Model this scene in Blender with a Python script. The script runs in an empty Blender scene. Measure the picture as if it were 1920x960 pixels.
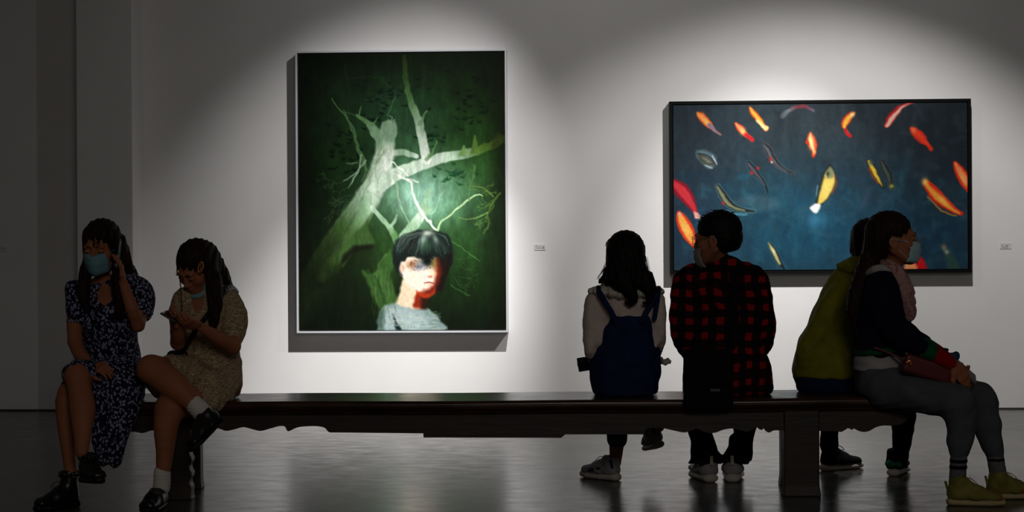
import bpy, math, random
import numpy as np
from mathutils import Vector, Matrix
random.seed(4)
scene = bpy.context.scene
C = scene.collection
# ------------------------------------------------------------------ camera, light, exposure
FPX = 3100.0; CAM_H = 1.10; ROLL = 0.0057; WALL_Y = 11.80; WALL_T = -0.0437
cr = Vector((math.cos(ROLL), 0, -math.sin(ROLL))); cu = Vector((math.sin(ROLL), 0, math.cos(ROLL))); cf = Vector((0, 1, 0))
cd = bpy.data.cameras.new('camera'); cam = bpy.data.objects.new('camera', cd); C.objects.link(cam)
cam.matrix_world = Matrix(((cr.x, cu.x, 0, 0), (cr.y, cu.y, -1, 0), (cr.z, cu.z, 0, CAM_H), (0, 0, 0, 1)))
cd.sensor_width = 36; cd.lens = FPX / 1920 * 36; cd.clip_end = 60
scene.camera = cam
vs = scene.view_settings
vs.view_transform = 'Standard'; vs.look = 'None'; vs.gamma = 1; vs.use_curve_mapping = False; vs.exposure = 0.0
world = bpy.data.worlds.new('gallery_dusk'); scene.world = world; world.use_nodes = True
world.node_tree.nodes['Background'].inputs[0].default_value = (1.0, 0.93, 0.84, 1)
world.node_tree.nodes['Background'].inputs[1].default_value = 0.020

def P(px, py, Y):
    """point of the place seen at this pixel of the 1920x960 photograph, at depth Y"""
    a = (px - 960) / FPX; b = -(py - 480) / FPX
    d = cr * a + cu * b + cf
    return Vector((0, 0, CAM_H)) + d * (Y / d.y)
def S(px, Y): return px * Y / FPX
def W(px, py, off=0.0):
    """point on the back wall"""
    a = (px - 960) / FPX; b = -(py - 480) / FPX
    d = cr * a + cu * b + cf
    t = (WALL_Y - off) / (d.y - WALL_T * d.x)
    return Vector((0, 0, CAM_H)) + d * t

def spot(name, px, height, dist, aim, energy, size, blend, radius=0.03, col=(1, 0.985, 0.96)):
    l = bpy.data.lights.new(name, 'SPOT'); l.energy = energy; l.color = col
    l.spot_size = math.radians(size); l.spot_blend = blend; l.shadow_soft_size = radius
    o = bpy.data.objects.new(name, l); C.objects.link(o)
    w = W(px, 480); o.location = (w.x - 0.0437 * dist, w.y - dist, height)
    t = W(*aim); o.rotation_euler = (t - o.location).to_track_quat('-Z', 'Y').to_euler()
    return o
K = 51.3                                            # two wall-washer heads, each a narrow beam, a wide beam and its spill
spot('spotlight', 1080, 4.07, 2.7, (717, 700), 21.4*K, 32.3, 1.0)
spot('spotlight', 1080, 4.07, 2.7, (714, 399), 7.2*K, 43.7, 0.97)
spot('spotlight', 1080, 4.07, 2.7, (1080, 454), 0.87*K, 143, 1.0)
spot('spotlight', 1613, 3.90, 2.7, (1447, 1164), 6.36*K, 88.6, 0.52)
spot('spotlight', 1613, 3.90, 2.7, (1413, 463), 11.4*K, 34.3, 1.0)
spot('spotlight', 1613, 3.90, 2.7, (1613, 454), 0.2*K, 143, 1.0)
la = bpy.data.lights.new('fill_light', 'AREA'); la.shape = 'RECTANGLE'; la.size = 2.6; la.size_y = 1.4; la.energy = 20; la.color = (1, 0.93, 0.85); la.spread = math.radians(110)
lo = bpy.data.objects.new('fill_light', la); C.objects.link(lo); lo.location = (1.2, -1.2, 3.6)      # added fill from behind the camera to brighten the sitters, no lamp seen there
lo.rotation_euler = (Vector((0.7, 8.0, 0.3)) - lo.location).to_track_quat('-Z', 'Y').to_euler()

# ------------------------------------------------------------------ helpers
def s2l(c):
    c = np.asarray(c, dtype=float) / 255.0
    return np.where(c <= 0.04045, c / 12.92, ((c + 0.055) / 1.055) ** 2.4)
def col(r, g, b): return tuple(float(v) for v in s2l((r, g, b))) + (1.0,)
def new_mat(name, rgb, rough=0.7, spec=0.3, metal=0.0, sheen=0.0, coat=0.0):
    m = bpy.data.materials.new(name); m.use_nodes = True
    b = m.node_tree.nodes['Principled BSDF']
    b.inputs['Base Color'].default_value = col(*rgb); b.inputs['Roughness'].default_value = rough
    b.inputs['Specular IOR Level'].default_value = spec; b.inputs['Metallic'].default_value = metal
    b.inputs['Coat Weight'].default_value = coat
    if sheen: b.inputs['Sheen Weight'].default_value = sheen
    return m
class N:
    """tiny node-graph writer"""
    def __init__(s, m): s.m = m; s.t = m.node_tree; s.b = s.t.nodes['Principled BSDF']
    def n(s, typ, **k):
        o = s.t.nodes.new(typ)
        for a, v in k.items():
            if a.startswith('i_'):
                key = a[2:]; key = int(key) if key.isdigit() else key.replace('_', ' ')
                o.inputs[key].default_value = v
            else: setattr(o, a, v)
        return o
    def l(s, a, b): s.t.links.new(a, b)
    def coord(s, scale=(1, 1, 1), out='Object'):
        t = s.n('ShaderNodeTexCoord'); m = s.n('ShaderNodeMapping'); m.inputs['Scale'].default_value = scale
        s.l(t.outputs[out], m.inputs['Vector']); return m.outputs[0]
    def noise(s, vec, scale, detail=4, rough=0.5, dist=0.0):
        n = s.n('ShaderNodeTexNoise'); n.inputs['Scale'].default_value = scale; n.inputs['Detail'].default_value = detail
        n.inputs['Roughness'].default_value = rough; n.inputs['Distortion'].default_value = dist
        s.l(vec, n.inputs['Vector']); return n
    def ramp(s, fac, stops):
        r = s.n('ShaderNodeValToRGB'); e = r.color_ramp.elements
        while len(e) < len(stops): e.new(0.5)
        for q, (p, c) in zip(e, stops): q.position = p; q.color = c if len(c) == 4 else col(*c)
        s.l(fac, r.inputs[0]); return r.outputs[0]
    def base(s, o): s.l(o, s.b.inputs['Base Color'])
    def bump(s, fac, strength=0.3, dist=0.002):
        b = s.n('ShaderNodeBump'); b.inputs['Strength'].default_value = strength; b.inputs['Distance'].default_value = dist
        s.l(fac, b.inputs['Height']); s.l(b.outputs[0], s.b.inputs['Normal'])
    def math(s, op, a, b=None):
        m = s.n('ShaderNodeMath', operation=op)
        for i, v in enumerate((a, b)):
            if v is None: continue
            if isinstance(v, (int, float)): m.inputs[i].default_value = v
            else: s.l(v, m.inputs[i])
        return m.outputs[0]

def link(name, me, material, parent=None, loc=None):
    o = bpy.data.objects.new(name, me); C.objects.link(o)
    if material is not None: me.materials.append(material)
    if parent is not None: o.parent = parent
    if loc is not None: o.location = loc
    return o
def mesh_np(name, v, f, smooth=True):
    me = bpy.data.meshes.new(name)
    v = np.asarray(v, dtype=np.float32); f = np.asarray(f, dtype=np.int32)
    me.vertices.add(len(v)); me.vertices.foreach_set('co', v.ravel())
    n, q = f.shape
    me.loops.add(n * q); me.polygons.add(n)
    me.loops.foreach_set('vertex_index', f.ravel())
    me.polygons.foreach_set('loop_start', np.arange(n, dtype=np.int32) * q)
    me.polygons.foreach_set('loop_total', np.full(n, q, dtype=np.int32))
    me.polygons.foreach_set('use_smooth', np.full(n, smooth))
    me.update(calc_edges=True); me.validate()
    return me
def mesh_py(name, v, f, smooth=False):
    me = bpy.data.meshes.new(name); me.from_pydata([tuple(p) for p in v], [], f); me.update()
    if smooth: me.polygons.foreach_set('use_smooth', [True] * len(me.polygons))
    return me
def tag(o, label=None, cat=None, group=None, kind=None):
    if label: o['label'] = label
    if cat: o['category'] = cat
    if group: o['group'] = group
    if kind: o['kind'] = kind
    return o
def empty(name, loc, label=None, cat=None, group=None, rz=0):
    o = bpy.data.objects.new(name, None); C.objects.link(o); o.location = loc; o.rotation_euler.z = rz
    o.empty_display_size = 0.1
    return tag(o, label, cat, group)
class MB:
    """collects simple solids into one mesh"""
    def __init__(s): s.v = []; s.f = []
    def add(s, v, f):
        b = len(s.v); s.v += [tuple(p) for p in v]; s.f += [tuple(i + b for i in q) for q in f]
    def box(s, lo, hi):
        x0, y0, z0 = lo; x1, y1, z1 = hi
        s.add([(x0,y0,z0),(x1,y0,z0),(x1,y1,z0),(x0,y1,z0),(x0,y0,z1),(x1,y0,z1),(x1,y1,z1),(x0,y1,z1)],
              [(0,3,2,1),(4,5,6,7),(0,1,5,4),(1,2,6,5),(2,3,7,6),(3,0,4,7)])
    def obox(s, c, ax, ay, az, hx, hy, hz):
        c = Vector(c); v = []
        for z in (-1, 1):
            for x, y in ((-1,-1),(1,-1),(1,1),(-1,1)): v.append(c + ax*(hx*x) + ay*(hy*y) + az*(hz*z))
        s.add(v, [(0,3,2,1),(4,5,6,7),(0,1,5,4),(1,2,6,5),(2,3,7,6),(3,0,4,7)])
    def tube(s, pts, r, n=6, closed=False, flat=1.0):
        pts = [Vector(p) for p in pts]; rs = r if isinstance(r, (list, tuple)) else [r] * len(pts)
        v = []; up = Vector((0.13, 0.31, 0.94))
        for i, p in enumerate(pts):
            t = (pts[min(i+1, len(pts)-1)] - pts[max(i-1, 0)]).normalized()
            a = t.cross(up);
            if a.length < 1e-4: a = t.cross(Vector((1, 0, 0)))
            a.normalize(); b = t.cross(a)
            for k in range(n):
                w = 2 * math.pi * k / n
                v.append(p + a * (math.cos(w) * rs[i]) + b * (math.sin(w) * rs[i] * flat))
        f = []
        for i in range(len(pts) - 1):
            for k in range(n):
                f.append((i*n+k, i*n+(k+1) % n, (i+1)*n+(k+1) % n, (i+1)*n+k))
        f.append(tuple(range(n-1, -1, -1))); f.append(tuple((len(pts)-1)*n + k for k in range(n)))
        s.add(v, f)
    def prism(s, outline, y0, y1):
        """x-z outline extruded in y"""
        n = len(outline)
        v = [(x, y0, z) for x, z in outline] + [(x, y1, z) for x, z in outline]
        f = [tuple(range(n)), tuple(range(2*n-1, n-1, -1))]
        f += [(i, i+n, (i+1) % n + n, (i+1) % n) for i in range(n)]
        s.add(v, f)
    def build(s, name, material, parent=None, smooth=False, off=(0, 0, 0), bevel=0.0):
        off = Vector(off)
        me = mesh_py(name, [Vector(p) - off for p in s.v], s.f, smooth)
        o = link(name, me, material, parent)
        if bevel:
            b = o.modifiers.new('bevel', 'BEVEL'); b.width = bevel; b.segments = 3; b.limit_method = 'ANGLE'
        return o
def spline(pts, n=8):
    """catmull-rom through points"""
    pts = [Vector(p) for p in pts]; out = []
    for i in range(len(pts) - 1):
        p0 = pts[max(i-1, 0)]; p1 = pts[i]; p2 = pts[i+1]; p3 = pts[min(i+2, len(pts)-1)]
        for k in range(n):
            t = k / n
            out.append(0.5 * ((2*p1) + (p2-p0)*t + (2*p0-5*p1+4*p2-p3)*t*t + (3*p1-p0-3*p2+p3)*t**3))
    out.append(pts[-1]); return out

# ------------------------------------------------------------------ signed-distance modelling
def A(v): return np.array([v[0], v[1], v[2]], dtype=np.float32)
class SDF:
    """smooth union of tapered limbs and ellipsoids, skinned as ONE continuous surface"""
    def __init__(s): s.ops = []
    def copy(s):
        q = SDF(); q.ops = list(s.ops); return q
    def _add(s, fn, lo, hi, k, op): s.ops.append((fn, np.minimum(lo, hi), np.maximum(lo, hi), k, op)); return s
    def cone(s, a, b, r1, r2, k=0.015, op='u'):
        a = A(a); b = A(b); ba = b - a; L = float(ba @ ba) + 1e-9; rm = max(r1, r2)
        def fn(x, y, z):
            px, py, pz = x-a[0], y-a[1], z-a[2]
            t = np.clip((px*ba[0] + py*ba[1] + pz*ba[2]) / L, 0, 1)
            return np.sqrt((px-t*ba[0])**2 + (py-t*ba[1])**2 + (pz-t*ba[2])**2) - (r1 + (r2-r1)*t)
        return s._add(fn, np.minimum(a, b) - rm, np.maximum(a, b) + rm, k, op)
    def tcone(s, a, b, w1, d1, w2, d2, k=0.02, side=(1, 0, 0), op='u'):
        """elliptical limb: w along side, d across it"""
        a = A(a); b = A(b); ba = b - a; L = float(ba @ ba) + 1e-9
        ax = ba / math.sqrt(L); sd = A(side); sd = sd - ax*float(sd @ ax); sd = sd/np.linalg.norm(sd); nn = np.cross(ax, sd); rm = max(w1, w2, d1, d2)
        def fn(x, y, z):
            px, py, pz = x-a[0], y-a[1], z-a[2]
            t = np.clip((px*ba[0] + py*ba[1] + pz*ba[2]) / L, 0, 1)
            qx, qy, qz = px-t*ba[0], py-t*ba[1], pz-t*ba[2]
            u = qx*sd[0]+qy*sd[1]+qz*sd[2]; v = qx*nn[0]+qy*nn[1]+qz*nn[2]; c = qx*ax[0]+qy*ax[1]+qz*ax[2]
            w = w1+(w2-w1)*t; d = d1+(d2-d1)*t; m = np.minimum(w, d)
            return (np.sqrt((u/w)**2 + (v/d)**2 + (c/m)**2) - 1) * m
        return s._add(fn, np.minimum(a, b) - rm, np.maximum(a, b) + rm, k, op)
    def ell(s, c, r, R=None, k=0.015, op='u'):
        c = A(c); r = A(r); M = np.eye(3, dtype=np.float32) if R is None else np.array(R, dtype=np.float32)
        m = float(r.min()); rm = float(r.max())
        def fn(x, y, z):
            px, py, pz = x-c[0], y-c[1], z-c[2]
            u = px*M[0,0]+py*M[1,0]+pz*M[2,0]; v = px*M[0,1]+py*M[1,1]+pz*M[2,1]; w = px*M[0,2]+py*M[1,2]+pz*M[2,2]
            k0 = np.sqrt((u/r[0])**2+(v/r[1])**2+(w/r[2])**2); k1 = np.sqrt((u/r[0]**2)**2+(v/r[1]**2)**2+(w/r[2]**2)**2)
            return k0*(k0-1)/np.maximum(k1, 1e-6)
        return s._add(fn, c-rm, c+rm, k, op)
    def rbox(s, c, h, rr, R=None, k=0.01, op='u'):
        c = A(c); h = A(h); M = np.eye(3, dtype=np.float32) if R is None else np.array(R, dtype=np.float32); rm = float(np.linalg.norm(h)) + rr
        def fn(x, y, z):
            px, py, pz = x-c[0], y-c[1], z-c[2]
            u = abs(px*M[0,0]+py*M[1,0]+pz*M[2,0])-h[0]+rr; v = abs(px*M[0,1]+py*M[1,1]+pz*M[2,1])-h[1]+rr; w = abs(px*M[0,2]+py*M[1,2]+pz*M[2,2])-h[2]+rr
            return np.sqrt(np.maximum(u,0)**2+np.maximum(v,0)**2+np.maximum(w,0)**2)+np.minimum(np.maximum(u,np.maximum(v,w)),0)-rr
        return s._add(fn, c-rm, c+rm, k, op)
    def cut(s, p, n, k=0.006):
        """keep only the side of the plane that n points away from"""
        p = A(p); n = A(n); n = n/np.linalg.norm(n)
        s.ops.append((lambda x, y, z: (x-p[0])*n[0]+(y-p[1])*n[1]+(z-p[2])*n[2], None, None, k, 'i')); return s
    # chains written with picture coordinates and a depth, smoothed through their stations
    def _chain(s, n0, k):
        seg = s.ops[n0:]; s.ops = s.ops[:n0]
        lo = np.min([q[1] for q in seg], axis=0); hi = np.max([q[2] for q in seg], axis=0)
        s.ops.append((seg, lo, hi, k, 'g')); return s
    @staticmethod
    def _sub(st, n=3):
        if len(st) < 3: return st
        st = [np.array(q, dtype=float) for q in st]; out = []
        for i in range(len(st)-1):
            p0 = st[max(i-1, 0)]; p1 = st[i]; p2 = st[i+1]; p3 = st[min(i+2, len(st)-1)]
            for j in range(n):
                t = j/n; m1 = (p2-p0)*.42; m2 = (p3-p1)*.42
                out.append((2*t**3-3*t*t+1)*p1 + (t**3-2*t*t+t)*m1 + (-2*t**3+3*t*t)*p2 + (t**3-t*t)*m2)
        out.append(st[-1]); return out
    def limb(s, st, k=0.015, g=0.0):
        n0 = len(s.ops); st = s._sub(st)
        for (a, b) in zip(st[:-1], st[1:]):
            s.cone(P(*a[:3]), P(*b[:3]), S(a[3], a[2])+g, S(b[3], b[2])+g, k)
        return s._chain(n0, k)
    def trunk(s, st, k=0.03, g=0.0, side=(1, 0, 0)):
        n0 = len(s.ops); st = s._sub(st)
        for (a, b) in zip(st[:-1], st[1:]):
            s.tcone(P(*a[:3]), P(*b[:3]), S(a[3], a[2])+g, a[4]+g, S(b[3], b[2])+g, b[4]+g, k, side)
        return s._chain(n0, k)
    def seat(s):
        """whatever sits on the bench is pressed flat by it"""
        s.rbox(((-2.06+1.835)/2, 7.71, .452-.5), ((2.06+1.835)/2, .24, .497), .01, None, .014, 's'); return s
    def mesh(s, h=0.006, disp=None, inflate=0.0):
        lo = np.min([o[1] for o in s.ops if o[1] is not None and o[4] in 'ug'], axis=0) - 0.02 - abs(inflate)
        hi = np.max([o[2] for o in s.ops if o[2] is not None and o[4] in 'ug'], axis=0) + 0.02 + abs(inflate)
        n = np.ceil((hi - lo) / h).astype(int) + 1
        gx, gy, gz = [(lo[i] + h*np.arange(n[i])).astype(np.float32) for i in range(3)]
        D = np.full(n, 0.5, dtype=np.float32)
        for fn, a, b, k, op in s.ops:
            if a is None: sl = [slice(0, n[i]) for i in range(3)]
            else:
                mg = k + 3*h + abs(inflate) + 0.008
                i0 = np.clip(np.floor((a-mg-lo)/h).astype(int), 0, n-1); i1 = np.clip(np.ceil((b+mg-lo)/h).astype(int)+1, 1, n)
                sl = [slice(i0[i], i1[i]) for i in range(3)]
            if any(q.stop <= q.start for q in sl): continue
            x = gx[sl[0]][:, None, None]; y = gy[sl[1]][None, :, None]; z = gz[sl[2]][None, None, :]
            e = D[tuple(sl)]
            if op == 'g':
                d = np.full(e.shape, 0.5, dtype=np.float32); o3 = np.array([q.start for q in sl]); sz = np.array(e.shape)
                for f1, a1, b1, _, _ in fn:
                    j0 = np.clip(np.floor((a1-mg-lo)/h).astype(int)-o3, 0, sz-1); j1 = np.clip(np.ceil((b1+mg-lo)/h).astype(int)+1-o3, 1, sz)
                    if (j1 <= j0).any(): continue
                    t = tuple(slice(j0[i], j1[i]) for i in range(3))
                    dd = f1(x[t[0]], y[:, t[1]], z[:, :, t[2]]); g1 = d[t]; kk = 0.003
                    w1 = np.maximum(kk - np.abs(dd-g1), 0)/kk; d[t] = np.minimum(dd, g1) - w1*w1*kk*0.25
                op = 'u'
            else: d = np.broadcast_to(fn(x, y, z), e.shape)
            if op == 'u':
                w = np.maximum(k - np.abs(d-e), 0)/k if k > 0 else 0
                D[tuple(sl)] = np.minimum(d, e) - w*w*k*0.25
            else:
                if op == 's': d = -d
                w = np.maximum(k - np.abs(d-e), 0)/k if k > 0 else 0
                D[tuple(sl)] = np.maximum(d, e) + w*w*k*0.25
        D -= inflate
        if disp is not None:
            x = gx[:, None, None]; y = gy[None, :, None]; z = gz[None, None, :]
            near = np.abs(D) < 0.03
            ii = np.nonzero(near)
            D[ii] += disp(gx[ii[0]], gy[ii[1]], gz[ii[2]])
        for ax in range(3):
            q = [slice(None)]*3; q[ax] = 0; D[tuple(q)] = 0.1; q[ax] = -1; D[tuple(q)] = 0.1
        return nets(D, lo, h)
def nets(D, lo, h):
    sg = D < 0
    c = np.zeros(tuple(m-1 for m in D.shape), dtype=np.uint8)
    for i in (0, 1):
        for j in (0, 1):
            for k in (0, 1): c += sg[i:D.shape[0]-1+i, j:D.shape[1]-1+j, k:D.shape[2]-1+k]
    cell = np.argwhere((c > 0) & (c < 8))
    idx = np.full(c.shape, -1, dtype=np.int32); idx[tuple(cell.T)] = np.arange(len(cell))
    acc = np.zeros((len(cell), 3)); cnt = np.zeros(len(cell))
    cor = [(i, j, k) for i in (0, 1) for j in (0, 1) for k in (0, 1)]
    val = {q: D[cell[:, 0]+q[0], cell[:, 1]+q[1], cell[:, 2]+q[2]] for q in cor}
    for a in cor:
        for ax in range(3):
            if a[ax]: continue
            b = list(a); b[ax] = 1; b = tuple(b)
            va, vb = val[a], val[b]; m = (va < 0) != (vb < 0)
            t = np.where(m, va/np.where(m, va-vb, 1), 0)
            p = np.array(a, dtype=float)[None, :] + 0*acc; p[:, ax] += t
            acc[m] += p[m]; cnt[m] += 1
    v = lo + h*(cell + acc/np.maximum(cnt, 1)[:, None])
    F = []
    for ax in range(3):
        u, w = (ax+1) % 3, (ax+2) % 3
        s0 = [slice(None)]*3; s1 = [slice(None)]*3; s0[ax] = slice(0, -1); s1[ax] = slice(1, None)
        a, b = sg[tuple(s0)], sg[tuple(s1)]
        e = np.argwhere(a != b); e = e[(e[:, u] > 0) & (e[:, w] > 0)]
        e = e[(e[:, u] < c.shape[u]) & (e[:, w] < c.shape[w])]
        ins = a[tuple(e.T)]
        q = []
        for du, dw in ((0, 0), (1, 0), (1, 1), (0, 1)):
            g = e.copy(); g[:, u] -= du; g[:, w] -= dw; q.append(idx[tuple(g.T)])
        q = np.stack(q, 1); q[~ins] = q[~ins][:, ::-1]; F.append(q)
    F = np.concatenate(F)
    F = F[(F >= 0).all(1)]
    return v, F
def sobj(name, sdf, material, root, h=0.006, disp=None, inflate=0.0, extra=None, parent=None):
    """skin one or more SDFs into one object parented to root"""
    lst = sdf if isinstance(sdf, list) else [(sdf, h, disp, inflate)]
    V = []; F = []; b = 0
    for it in lst:
        v, f = it[0].mesh(it[1], it[2] if len(it) > 2 else None, it[3] if len(it) > 3 else 0.0)
        V.append(v); F.append(f + b); b += len(v)
    if extra is not None and extra.v:
        q = []
        for f in extra.f:
            if len(f) == 4: q.append(f)
            else:
                for i in range(1, len(f)-1, 2): q.append((f[0], f[i], f[i+1], f[min(i+2, len(f)-1)]))
        q = [t for t in q if len(set(t)) == 4]
        V.append(np.array(extra.v)); F.append(np.array(q) + b)
    V = np.concatenate(V); F = np.concatenate(F)
    rl = np.array(root.location if root.parent is None else root.parent.location)
    me = mesh_np(name, V - rl, F)
    o = link(name, me, material, parent or root)
    return o
def frame(fwd, up):
    f = Vector(fwd).normalized(); u = Vector(up); u = (u - f*u.dot(f)).normalized(); r = f.cross(u)
    return r, f, u                                    # right (the person's own), forward, up
def folds(amp, fx, fy, fz, seed=0.0, fine=0.3):
    def d(x, y, z):
        a = np.sin(x*fx + 2.1*np.sin(z*fz*0.7+seed) + seed) * np.sin(y*fy + z*fz + 1.7*np.sin(x*fx*0.5+seed*2))
        b = np.sin(x*fx*2.3 + y*fy*1.9 - z*fz*1.3 + seed*3 + 2*np.sin(z*31+seed))
        return amp*(a + fine*b)
    return d
# ------------------------------------------------------------------ the room
def wall_mat(name, rgb):
    m = new_mat(name, rgb, 0.85, 0.2); g = N(m)
    n = g.noise(g.coord(), 3.0, 5); g.base(g.ramp(n.outputs[0], [(0.3, tuple(v-4 for v in rgb)), (0.7, rgb)]))
    n2 = g.noise(g.coord(), 60, 3); g.bump(n2.outputs[0], 0.06, 0.002); return m
M_WALL = wall_mat('white_plaster', (228, 226, 226))
def concrete():
    m = new_mat('polished_concrete', (70, 68, 64), 0.3, 0.5); g = N(m)
    v = g.coord((1, 1, 1)); n = g.noise(v, 1.3, 8, 0.6); 
    n3 = g.noise(g.coord((0.8, 1.6, 1)), 7, 6, 0.65)
    mx = g.n('ShaderNodeMix', data_type='RGBA', blend_type='MULTIPLY'); mx.inputs[0].default_value = 0.6
    g.l(g.ramp(n.outputs[0], [(0.3, (58, 56, 52)), (0.7, (92, 89, 84))]), mx.inputs[6])
    g.l(g.ramp(n3.outputs[0], [(0.3, (150, 150, 150)), (0.6, (255, 255, 255))]), mx.inputs[7])
    # hairline cracks, warped out of straight
    warp = g.noise(v, 0.9, 6, 0.6); vm = g.n('ShaderNodeVectorMath', operation='SCALE'); g.l(warp.outputs[1], vm.inputs[0]); vm.inputs[3].default_value = 0.9
    va = g.n('ShaderNodeVectorMath', operation='ADD'); g.l(v, va.inputs[0]); g.l(vm.outputs[0], va.inputs[1])
    vo = g.n('ShaderNodeTexVoronoi', feature='DISTANCE_TO_EDGE'); vo.inputs['Scale'].default_value = 0.7; g.l(va.outputs[0], vo.inputs['Vector'])
    crk = g.ramp(vo.outputs['Distance'], [(0.0, (20, 20, 20)), (0.010, (255, 255, 255))])
    mx2 = g.n('ShaderNodeMix', data_type='RGBA', blend_type='MULTIPLY'); mx2.inputs[0].default_value = 0.8
    g.l(mx.outputs[2], mx2.inputs[6]); g.l(crk, mx2.inputs[7]); g.base(mx2.outputs[2])
    r = g.n('ShaderNodeMapRange'); g.l(n3.outputs[0], r.inputs[0]); r.inputs[1].default_value = 0.25; r.inputs[2].default_value = 0.75
    r.inputs[3].default_value = 0.16; r.inputs[4].default_value = 0.30; g.l(r.outputs[0], g.b.inputs['Roughness'])
    w = g.noise(g.coord((1, 1, 1)), 5, 3, 0.5); g.bump(w.outputs[0], 0.10, 0.006)
    return m
M_FLOOR = concrete()
mb = MB(); mb.box((-12, -4, -0.12), (12, 12.5, 0)); tag(mb.build('floor', M_FLOOR), kind='structure')
def wall_pt(x, off, z): return Vector((x - WALL_T*off*0 , WALL_Y + WALL_T*x - off, z))
nx = Vector((1, WALL_T, 0)).normalized(); ny = Vector((-WALL_T, 1, 0)).normalized(); UZ = Vector((0, 0, 1))
mb = MB(); mb.obox(Vector((0, WALL_Y, 2.9)) + ny*0.1, nx, ny, UZ, 11.9, 0.1, 2.9)
tag(mb.build('wall_back', M_WALL), kind='structure')
# square pier standing out of the back wall at the left
pr = W(268, 480); pl = W(147, 480)
xa = pr.x; mb = MB(); wd = 0.40
cc = Vector((pr.x, pr.y, 2.9)) - nx*wd/2 - ny*0.13
mb.obox(cc, nx, ny, UZ, wd/2, 0.13, 2.9)
tag(mb.build('wall_pier', M_WALL, bevel=0.006), kind='structure')
# dark shadow-gap strip along the foot of the wall
M_GAP = new_mat('dark_joint', (60, 58, 54), 0.8)
mb = MB(); mb.obox(Vector((0, WALL_Y, 0.006)) - ny*0.004, nx, ny, UZ, 11.9, 0.005, 0.006)
tag(mb.build('baseboard_back', M_GAP), kind='structure')

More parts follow.
